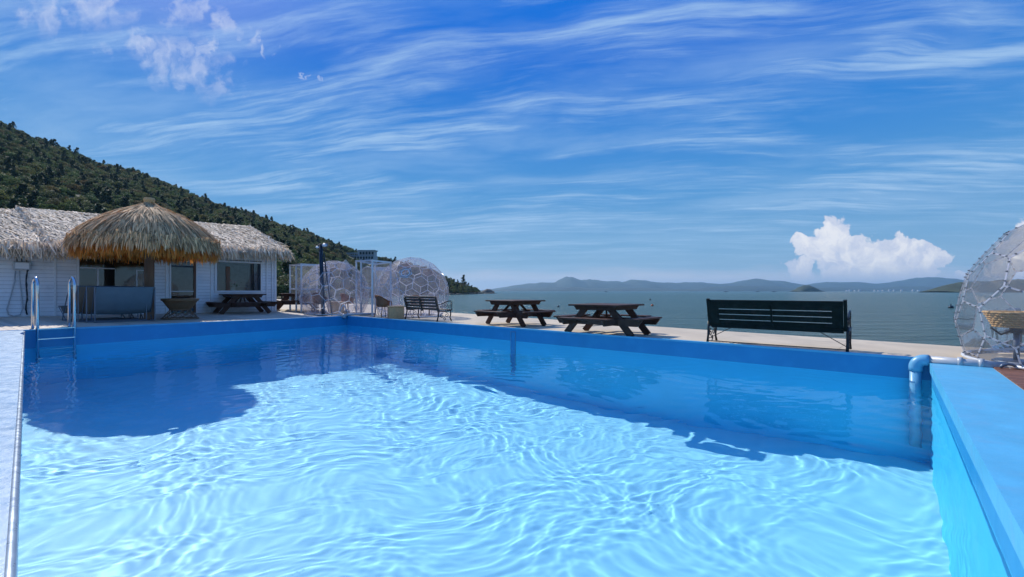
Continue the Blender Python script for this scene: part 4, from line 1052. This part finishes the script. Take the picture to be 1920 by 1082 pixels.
# light poles
lpb = g(606, 592)
lt = thing('light_pole', 'tall black pole with two small floodlights standing by the far pool corner', 'light pole', lpb)
hp = (HY-460)/F*lpb.y+EYE-lpb.z
MB().tube([(0, 0, 0), (-.10, 0, hp)], .075, 10).build('pole', M['black_metal'], lt, smooth=True)
MB().box((0, 0, .012), (.36, .30, .024)).build('base_plate', M['black_metal'], lt)
MB().tube([(.34, .0, 0), (.03, 0, hp*.87)], .028, 6).build('stay_rod', M['black_metal'], lt)
MB().tube([(-.22, 0, hp+.02), (-.1, 0, hp+.05), (.05, 0, hp-.02)], .018, 6).build('lamp_bracket', M['black_metal'], lt)
for (a, c, sc_) in (((-.20, -.03, hp-.08), .07, 1), ((.08, -.03, hp+.0), .10, 1.2)):
    hd = MB().sphere(a, c, 14, 8, (1.3, .55, .8)).build('lamp_head', M['grey_metal'], lt, smooth=True)
    MB().sphere((a[0], a[1]-.05, a[2]-.01), c*.82, 14, 8, (1.1, .5, .7)).build('lens', M['white'], hd, smooth=True)
gp = g(479, 583)
gt = thing('grey_lamp_post', 'square grey post with two winged lamps behind the left picnic table', 'lamp post', gp, BRZ)
hp2 = (HY-481)/F*gp.y+EYE-gp.z
MB().box((0, 0, hp2/2), (.17, .17, hp2), bev=.01).build('post', M['grey_metal'], gt)
MB().box((0, 0, .01), (.34, .34, .02)).build('base_plate', M['grey_metal'], gt)
for s_ in (-1, 1):
    arm = MB().bar((s_*.07, 0, hp2-.06), (s_*.26, -.03, hp2+.03), .05, .03).build('lamp_arm', M['grey_metal'], gt)
    MB().box((s_*.30, -.05, hp2+.02), (.24, .16, .06), M=Matrix.Rotation(-s_*.4, 3, 'Y'), bev=.015).build('lamp_head', M['white'], arm)
# ================================================================== CLEAR DOMES
def goldberg():
    bm = bmesh.new(); bmesh.ops.create_icosphere(bm, subdivisions=1, radius=1); pts = {}
    for f in bm.faces:
        A, B_, C_ = [v_.co.copy() for v_ in f.verts]
        for i in range(4):
            for j in range(4-i):
                p = (A*i+B_*j+C_*(3-i-j))/3; p.normalize(); pts[tuple(round(x, 4) for x in p)] = p
    bm.free(); bm = bmesh.new()
    for p in pts.values(): bm.verts.new(p)
    bmesh.ops.convex_hull(bm, input=bm.verts); faces = []
    for v_ in bm.verts:
        fs = list(v_.link_faces); c0 = v_.co.normalized(); t_ = c0.orthogonal().normalized(); b_ = c0.cross(t_)
        fc = sorted((f.calc_center_median() for f in fs), key=lambda c: math.atan2((c-c0).dot(b_), (c-c0).dot(t_)))
        faces.append([c.normalized() for c in fc])
    bm.free(); return faces
GB = goldberg()
def dome(label, gpos, r, zc, rz, mm, rivets, tilt=.3, seam_r=.011, rivet_r=.010, only=None):
    t_ = thing('clear_dome', label, 'dome tent', gpos, 0)
    Rm = Matrix.Rotation(rz, 3, 'Z') @ Matrix.Rotation(tilt, 3, 'X'); C = Vector((0, 0, zc)); edges = {}
    for fc in GB:
        P_ = [Rm @ c for c in fc]
        Z = [C.z+r*c.z for c in P_]
        if max(Z) < .03: continue
        pts = []
        n_ = len(P_)
        for i in range(n_):                       # clip at the ground
            a, b_ = C+P_[i]*r, C+P_[(i+1) % n_]*r
            if a.z >= 0: pts.append(a)
            if (a.z >= 0) != (b_.z >= 0): pts.append(a.lerp(b_, a.z/(a.z-b_.z)))
        if len(pts) < 3: continue
        ce = sum(pts, Vector())/len(pts); nn = (ce-C).normalized()
        mb = MB(); V = [ce+nn*.0]+[ce+(p-ce)*.985 for p in pts]
        V[0] = ce+nn*(.012)
        k = len(pts); mb.add(V, [(0, 1+i, 1+(i+1) % k) for i in range(k)]); mb.build('panel', mm, t_)
        for i in range(k):
            a, b_ = pts[i], pts[(i+1) % k]; key = tuple(sorted((tuple(round(x, 2) for x in a), tuple(round(x, 2) for x in b_)))); edges[key] = (a, b_)
    sm = MB(); rv = MB()
    for a, b_ in edges.values():
        if (a-b_).length < .02: continue
        nn = ((a+b_)/2-C).normalized(); sm.bar(a+nn*.006, b_+nn*.006, seam_r*3.2, seam_r*.9, up=nn)
        if rivets:
            m_ = max(2, int((a-b_).length/rivets))
            for i in range(m_):
                p = a.lerp(b_, (i+.5)/m_)+nn*.012; rv.box(p, (rivet_r*1.8, rivet_r*1.8, rivet_r*1.5))
    sm.build('panel_seams', M['seam'], t_, kind='stuff')
    if rivets: rv.build('rivets', M['chrome_dot'], t_, kind='stuff')
    rb = math.sqrt(r*r-zc*zc); mb = MB(); mb.tube([(rb*math.cos(a/40*6.2832), rb*math.sin(a/40*6.2832), .03) for a in range(40)], .028, 6, closed=True)
    mb.build('base_ring', M['alu'], t_, smooth=True)
    return t_, C, Rm
def place(px, py): return g(px, py)
# middle dome
d2c = place(773, 593); k2 = d2c.y/F; r2 = 72*k2*.95; zc2 = (HY-551)*k2+EYE-d2c.z
D2, C2, R2 = dome('milky clear geodesic dome tent behind the small scrolled bench', d2c, r2, zc2, .5, M['dome_milky'], .22, rivet_r=.006, seam_r=.008)
d1c = place(628, 589); k1 = d1c.y/F; r1 = 66*k1*.94; zc1 = (HY-551)*k1+EYE-d1c.z
D1, C1, R1 = dome('milky clear geodesic dome tent behind the black light pole', d1c, r1, zc1, 1.3, M['dome_milky'], .22, rivet_r=.006, seam_r=.008)
d3c = Vector((8.52, 6.10, 0)); d3c.z = gz(d3c.x, d3c.y); r3 = 1.86
D3, C3, R3 = dome('crystal clear geodesic dome tent with visible bolts at the right edge', d3c, r3, .60, .25, M['dome'], .115, tilt=.9, rivet_r=.010, seam_r=.007)
# hexagonal fan vent on the middle dome
pv_ = at_y(762, 517, d2c.y-1.1)-d2c; dirn = (pv_-C2).normalized(); t1_ = dirn.orthogonal().normalized(); t2_ = dirn.cross(t1_); cv = C2+dirn*(r2+.02)
mb = MB()
for rr_ in (.24, .17):
    pts = [cv+(t1_*math.cos(a*math.pi/3)+t2_*math.sin(a*math.pi/3))*rr_ for a in range(6)]
    for i in range(6): mb.bar(pts[i], pts[(i+1) % 6], .035, .02, up=dirn)
mb.build('vent_frame', M['alu'], D2)
mb = MB()
for i in range(30):
    a = i/30*6.2832; mb.box(cv+(t1_*math.cos(a)+t2_*math.sin(a))*.205+dirn*.02, (.022, .022, .022))
mb.build('vent_bolts', M['chrome_dot'], D2, kind='stuff')

# entrance porches: aluminium frames with clear sheets
def porch(label, pts, hts, links, mid, sheets, wd=.07):
    o = pts[0]; t_ = thing('porch_frame', label, 'door frame', o); L_ = [p-o for p in pts]
    for p, h in zip(L_, hts): MB().box((p.x, p.y, h/2+p.z), (wd, wd, h), rz=.5).build('post', M['alu'], t_)
    up_ = Vector((0, 0, 1))
    for (i, j) in links: MB().bar(L_[i]+up_*(hts[i]-wd/2), L_[j]+up_*(hts[j]-wd/2), wd*.9, wd*.9).build('rail', M['alu'], t_)
    for (i, j, f_) in mid: MB().bar(L_[i]+up_*hts[i]*f_, L_[j]+up_*hts[j]*f_, wd*.9, wd*.9).build('rail', M['alu'], t_)
    for (i, j) in sheets:
        a, b_ = L_[i], L_[j]; mb = MB(); mb.add([a+up_*.05, b_+up_*.05, b_+up_*(hts[j]-.05), a+up_*(hts[i]-.05)], [(0, 1, 2, 3)]); mb.build('clear_sheet', M['dome'], t_)
    return t_
def hz(px, pyt, p): return (HY-pyt)/F*p.y+EYE-p.z
q0 = g(544, 582); q1 = g(565, 585); q2 = q0+Vector((.95, .55, 0)); q3 = q1+Vector((.95, .55, 0)); qm = g(555.5, 583.5)
for q_ in (q2, q3): q_.z = gz(q_.x, q_.y)
hh0 = hz(544, 496, q0); hm = hz(565, 494, q1)
porch('white aluminium door frame on the left side of the left dome', [q0, qm, q1, q2, q3], [hh0, hh0, hm, hm, hm], [(0, 2), (0, 3), (2, 4), (3, 4)], [(0, 1, .47), (1, 2, .47), (2, 4, .47)], [(2, 4), (0, 3), (1, 2)])
q0 = g(668, 590); q1 = g(677, 590.5); q2 = g(698, 594); q3 = d2c+(q2-d2c)*.55+Vector((0, 0, 0)); q4 = q3+(q0-q2)*.9
for q_ in (q3, q4): q_.z = gz(q_.x, q_.y)
hh0 = hz(677, 488, q1); h2_ = hz(698, 487, q2)
porch('grey white door frame in front of the middle dome', [q0, q1, q2, q3, q4], [hh0, hh0, h2_, h2_-.05, h2_-.05], [(0, 2), (2, 3), (0, 4), (3, 4)], [(1, 2, .50)], [(1, 2), (2, 3)], wd=.065)
# arched milky tunnel between frame and dome
tn = thing('tunnel_hood', 'small arched milky plastic hood behind the grey white door frame', 'hood', g(689, 590), 0)
ah = hz(689, 500, g(689, 590)); aw = 27*k2; mb = MB(); V = []; nn_ = 14; tdir = Vector((.75, .5, 0))
for j in range(4):
    for i in range(nn_+1):
        a = math.pi*i/nn_; base_ = Vector((.85, -.35, 0)).normalized()*(aw*math.cos(a)*(1+.25*math.sin(a)))
        V.append(base_+Vector((0, 0, ah*math.sin(a)**.8))+tdir*(j/3))
mb.add(V, [tuple(x) for x in grid_faces(nn_+1, 4)]); mb.build('hood_sheet', M['dome_milky'], tn, smooth=True)
for j in (0, 3): MB().tube(V[j*(nn_+1):(j+1)*(nn_+1)], .018, 6).build('hoop', M['alu'], tn, smooth=True)

# ================================================================== CHAIRS AND TABLES IN THE DOMES
def rattan_chair(label, px, py, rz):
    t_ = thing('rattan_chair', label, 'chair', g(px, py), rz, 'brown rattan chairs in the domes')
    V = []; n_ = 14; m_ = 5
    for j in range(m_):
        for i in range(n_+1):
            a = math.pi*(-.12+1.24*i/n_); r_ = .27+.02*j/4; hh_ = .44+(.42*j/(m_-1))*(.45+.55*max(0, math.sin(a)))
            V.append((r_*math.cos(a), r_*math.sin(a)*.95, hh_))
    o = link('backrest', bulk('backrest', V, grid_faces(n_+1, m_), M['rattan'], smooth=True), t_); sm_ = o.modifiers.new('thick', 'SOLIDIFY'); sm_.thickness = .02
    MB().lathe([(.001, .45), (.25, .45), (.27, .43), (.25, .41), (.001, .41)], 20).build('seat', M['rattan'], t_)
    for sx, sy in ((-1, -1), (1, -1), (-1, 1), (1, 1)): MB().tube([(sx*.19, sy*.17, .42), (sx*.25, sy*.25, 0)], .014, 6).build('leg', M['black_metal'] if sy < 0 else M['rattan'], t_)
    arm = []
    for i in range(11):
        a = math.pi*(-.18+1.36*i/10); arm.append((.31*math.cos(a), .30*math.sin(a), .63+.22*max(0, math.sin(a))))
    MB().tube([(.24, -.22, .42)]+arm+[(-.24, -.22, .42)], .015, 6).build('arm_rail', M['rattan'], t_, smooth=True)
    return t_
rattan_chair('brown rattan armchair seen through the left dome right of the black pole', 652, 587, 2.6)
rattan_chair('brown rattan armchair half hidden by the black light pole', 600, 586, 1.0)
rattan_chair('brown rattan armchair standing between the door frame and the scrolled bench', 719, 596, 2.4)
rattan_chair('brown rattan armchair at the back of the middle dome', 782, 590, 3.1)
def side_table(label, px, py, r_, h_, mname='tan_wicker'):
    t_ = thing('side_table', label, 'table', g(px, py), .4, 'square wicker side tables in the domes')
    MB().box((0, 0, h_-.02), (r_*2, r_*2, .04), bev=.01).build('table_top', M[mname], t_)
    MB().box((0, 0, (h_-.04)/2), (r_*1.75, r_*1.75, h_-.05)).build('wicker_base', M[mname], t_)
side_table('square straw side table inside the left dome', 632, 588, .32, .50)
side_table('square straw side table beside the chair left of the scrolled bench', 742, 597, .30, .46)
lt_ = thing('lounge_table', 'low white topped round table inside the left dome', 'table', g(585, 584))
MB().lathe([(.001, .42), (.42, .42), (.42, .39), (.001, .39)], 24).build('table_top', M['white'], lt_); MB().tube([(0, 0, 0), (0, 0, .39)], .03, 8).build('leg', M['grey_metal'], lt_); MB().lathe([(.001, .02), (.24, .02), (.26, 0)], 20).build('foot', M['grey_metal'], lt_)
# folded parasols
fpz = thing('folded_parasol', 'folded cream parasol standing inside the left dome', 'parasol', g(648, 586))
hf = hz(648, 487, g(648, 586))
MB().tube([(0, 0, 0), (0, 0, hf)], .02, 8).build('pole', M['alu'], fpz)
V = []; prof2 = [(.02, hf), (.10, hf-.12), (.20, hf-.42), (.10, hf-.62), (.11, hf-.85), (.20, hf-1.20), (.05, hf-1.32)]
mb = MB(); seg = 20
vv = [(r_*(1+.28*math.cos(k*2*math.pi/seg*5))*math.cos(2*math.pi*k/seg), r_*(1+.28*math.cos(k*2*math.pi/seg*5))*math.sin(2*math.pi*k/seg), z) for r_, z in prof2 for k in range(seg)]
mb.add(vv, [(i*seg+k, i*seg+(k+1) % seg, (i+1)*seg+(k+1) % seg, (i+1)*seg+k) for i in range(len(prof2)-1) for k in range(seg)]); mb.build('canopy', M['canvas'], fpz, smooth=True)
MB().lathe([(.001, .09), (.18, .09), (.24, .04), (.24, 0)], 20).build('base', M['grey_metal'], fpz)
# cushioned chair behind the bench
cc_ = thing('cushioned_chair', 'high backed beige cushioned chair inside the middle dome behind the bench', 'chair', g(812, 592), -.5)
MB().box((0, 0, .66), (.50, .12, .58), M=Matrix.Rotation(-.15, 3, 'X'), bev=.03).build('back_cushion', M['cushion'], cc_)
MB().box((0, -.28, .40), (.52, .52, .12), bev=.03).build('seat_cushion', M['cushion'], cc_)
for sx, sy in ((-1, -.5), (1, -.5), (-1, .02), (1, .02)): MB().tube([(sx*.22, sy, .35), (sx*.24, sy, 0)], .02, 6).build('leg', M['brown_wood'], cc_)
# straw topped seat in the right dome
stp = at_z(1903, 667, EYE-1.03); stp = Vector((7.4, 6.75, 0)); stp = at_y(1906, 600, 6.7); stp.z = gz(stp.x, stp.y)
stt = thing('basket_chair', 'pale straw basket chair on a dark swivel post inside the right dome', 'chair', stp, .2)
hb = (HY-586)/F*stp.y+EYE-stp.z; hl = (HY-612)/F*stp.y+EYE-stp.z
n_ = 44
for j in range(7):
    f_ = j/6; rr_ = .235+.10*f_; zz_ = hl+(hb-hl)*f_; mb = MB()
    pts = [((rr_+.008*math.sin(i*math.pi*.5+j*math.pi))*math.cos(2*math.pi*i/88), (rr_+.008*math.sin(i*math.pi*.5+j*math.pi))*math.sin(2*math.pi*i/88), zz_) for i in range(88)]
    mb.tube(pts, .018, 5, closed=True); mb.build('woven_band', M['straw'], stt, smooth=True)
mb = MB(); mb.lathe([(.001, hl-.01), (.23, hl-.01), (.33, hb-.01)], 32); mb.build('basket_lining', M['straw'], stt, smooth=True)
MB().tube([(0, 0, hl), (0, 0, hl-.10)], .075, 12).build('collar', M['black_metal'], stt, smooth=True)
MB().tube([(0, 0, hl-.08), (0, 0, .03)], .035, 12).build('post', M['grey_metal'], stt, smooth=True)
MB().lathe([(.001, .03), (.22, .03), (.26, .01), (.26, 0)], 28).build('base', M['grey_metal'], stt, smooth=True)
mb = MB()
for s_ in (-1, 1): mb.tube([(s_*.05, 0, hl-.05), (s_*.22, .05, hl-.12), (s_*.33, .1, hl-.02)], .014, 6)
mb.build('bracket', M['black_metal'], stt, smooth=True)
lo_ = at_y(1948, 600, 7.9); lo_.z = gz(lo_.x, lo_.y)
lc = thing('lounge_chair', 'dark tube framed lounge chair beside the basket chair in the right dome', 'chair', lo_, .5)
MB().box((0, 0, .36), (.7, .6, .07), bev=.02).build('seat', M['grey_metal'], lc); MB().box((0, .32, .55), (.7, .06, .4), bev=.02).build('backrest', M['grey_metal'], lc)
for sx in (-1, 1):
    MB().tube([(sx*.36, -.3, 0), (sx*.36, -.3, .52), (sx*.36, .3, .52), (sx*.36, .3, 0)], .018, 8).build('leg_frame', M['black_metal'], lc, smooth=True)

# ================================================================== FAR THINGS
# terraced hotel on the hill
hY = 372; kH = hY/F
def hp3(px, py, Y=hY): return at_y(px, py, Y)
ho = thing('hillside_hotel', 'grey terraced hotel low on the wooded hill above the domes', 'building', hp3(668, 490))
def hbx(name, x0, x1, y0, y1, dep, m_, yo=0):
    a = (x0-670)*kH; c = (x1-670)*kH; z0 = (489-y1)*kH; z1 = (489-y0)*kH
    return MB().box(((a+c)/2, yo+dep/2, (z0+z1)/2), (c-a, dep, z1-z0)).build(name, m_, ho)
hbx('wall', 636, 704, 478, 497, 9, M['pale_building']); hbx('wall', 672, 703, 469, 478, 8, M['pale_building'], .5); hbx('roof', 670, 705, 467.6, 469, 9, M['pale_building']); hbx('roof', 647, 672, 473, 474.2, 8, M['pale_building'])
hbx('wall', 634, 644, 474, 489, 7, M['pale_building'], -.6)
for r_i, (y0, y1) in enumerate(((480, 484.5), (487, 491.5))):
    for x in np.arange(646, 702, 5.2): hbx('window', x, x+3.4, y0, y1, .3, M['dark_glass'], -.2)
for x in np.arange(676, 700, 5.6): hbx('window', x, x+3.6, 471, 476, .3, M['dark_glass'], .3)
for x in np.arange(649, 671, 3.6): hbx('column', x, x+.7, 474.2, 479, .4, M['pale_building'], -.6)
for y in (485.6, 492.4): hbx('balcony', 644, 703, y-.7, y+.7, 1.6, M['pale_building'], -1.6)
hbx('railing', 645, 703, 478, 478.6, .2, M['grey_metal'], -1.5)
# small white houses on the far shore
for i, px in enumerate((1588, 1594, 1603, 1612, 1640, 1648, 1655, 1668, 1676, 1690, 1712, 1722)):
    Y = 5230; h_ = rng.uniform(8, 15); w_ = rng.uniform(12, 34); o = at_y(px, 546, Y)
    t_ = thing('shore_house', 'tiny pale building on the far shore below the distant hills', 'house', (o.x, Y, .2), 0, 'tiny buildings on the far shore')
    MB().box((0, 0, h_/2), (w_, 14, h_)).build('wall', M['pale_building'], t_)
    MB().prism([(-w_/2-1, h_), (w_/2+1, h_), (w_*.3, h_+4), (-w_*.3, h_+4)], -8, 8).build('roof', M['white'], t_)
# buoys and small boats
def buoy(label, px, py, r_, m1):
    o = at_z(px, py, .05); t_ = thing('mooring_buoy', label, 'buoy', o, 0, 'buoys on the sea')
    MB().sphere((0, 0, .1*r_), r_, 12, 8, (1, 1, .85)).build('float', M[m1], t_, smooth=True); MB().tube([(0, 0, r_*.7), (0, 0, r_*1.7)], r_*.14, 6).build('stem', M['black_metal'], t_)
buoy('dark round buoy on the open sea left of the right dome', 1783, 577, .42, 'black_metal')
buoy('small orange buoy on the sea above the second picnic table', 1223, 573, .28, 'orange')
buoy('small dark buoy on the sea above and right of the second picnic table', 1219, 562, .34, 'black_metal')
buoy('tiny dark buoy on the sea left of the second picnic table', 1047, 575, .24, 'black_metal')
for i, (px, lb) in enumerate(((1136, 'leftmost tiny dark boat on the horizon'), (1361, 'tiny dark boat on the horizon above the left end of the green bench'), (1420, 'tiny dark boat on the horizon above the middle of the green bench'), (1451, 'tiny dark boat on the horizon just left of the wooded islet'))):
    Y = 1500; o = at_y(px, 546, Y); t_ = thing('fishing_boat', lb, 'boat', (o.x, Y, 0), 0, 'boats near the horizon')
    MB().prism([(-5, 1.4), (5.5, 2.0), (4.3, -.3), (-4.5, -.3)], -1.5, 1.5).build('hull', M['black_metal'], t_); MB().box((-1.5, 0, 2.6), (2.6, 2, 2)).build('cabin', M['grey_metal'], t_); MB().tube([(1, 0, 1.5), (1, 0, 6)], .12, 5).build('mast', M['black_metal'], t_)

# ================================================================== AIR
hm_ = bpy.data.materials.new('haze'); hm_.use_nodes = True; t = hm_.node_tree; t.nodes.clear(); q = NB(t)
o_ = q.n('ShaderNodeOutputMaterial'); pvn = q.n('ShaderNodeVolumePrincipled'); pvn.inputs['Density'].default_value = 7.5e-5; pvn.inputs['Color'].default_value = (.42, .74, 1.0, 1); pvn.inputs['Anisotropy'].default_value = .2
t.links.new(pvn.outputs[0], o_.inputs['Volume'])
mb = MB(); mb.box((0, 6950, 133), (29000, 14300, 286)); hz_ = mb.build('haze', hm_, kind='stuff')

for o in recv: o.cycles.is_caustics_receiver = True
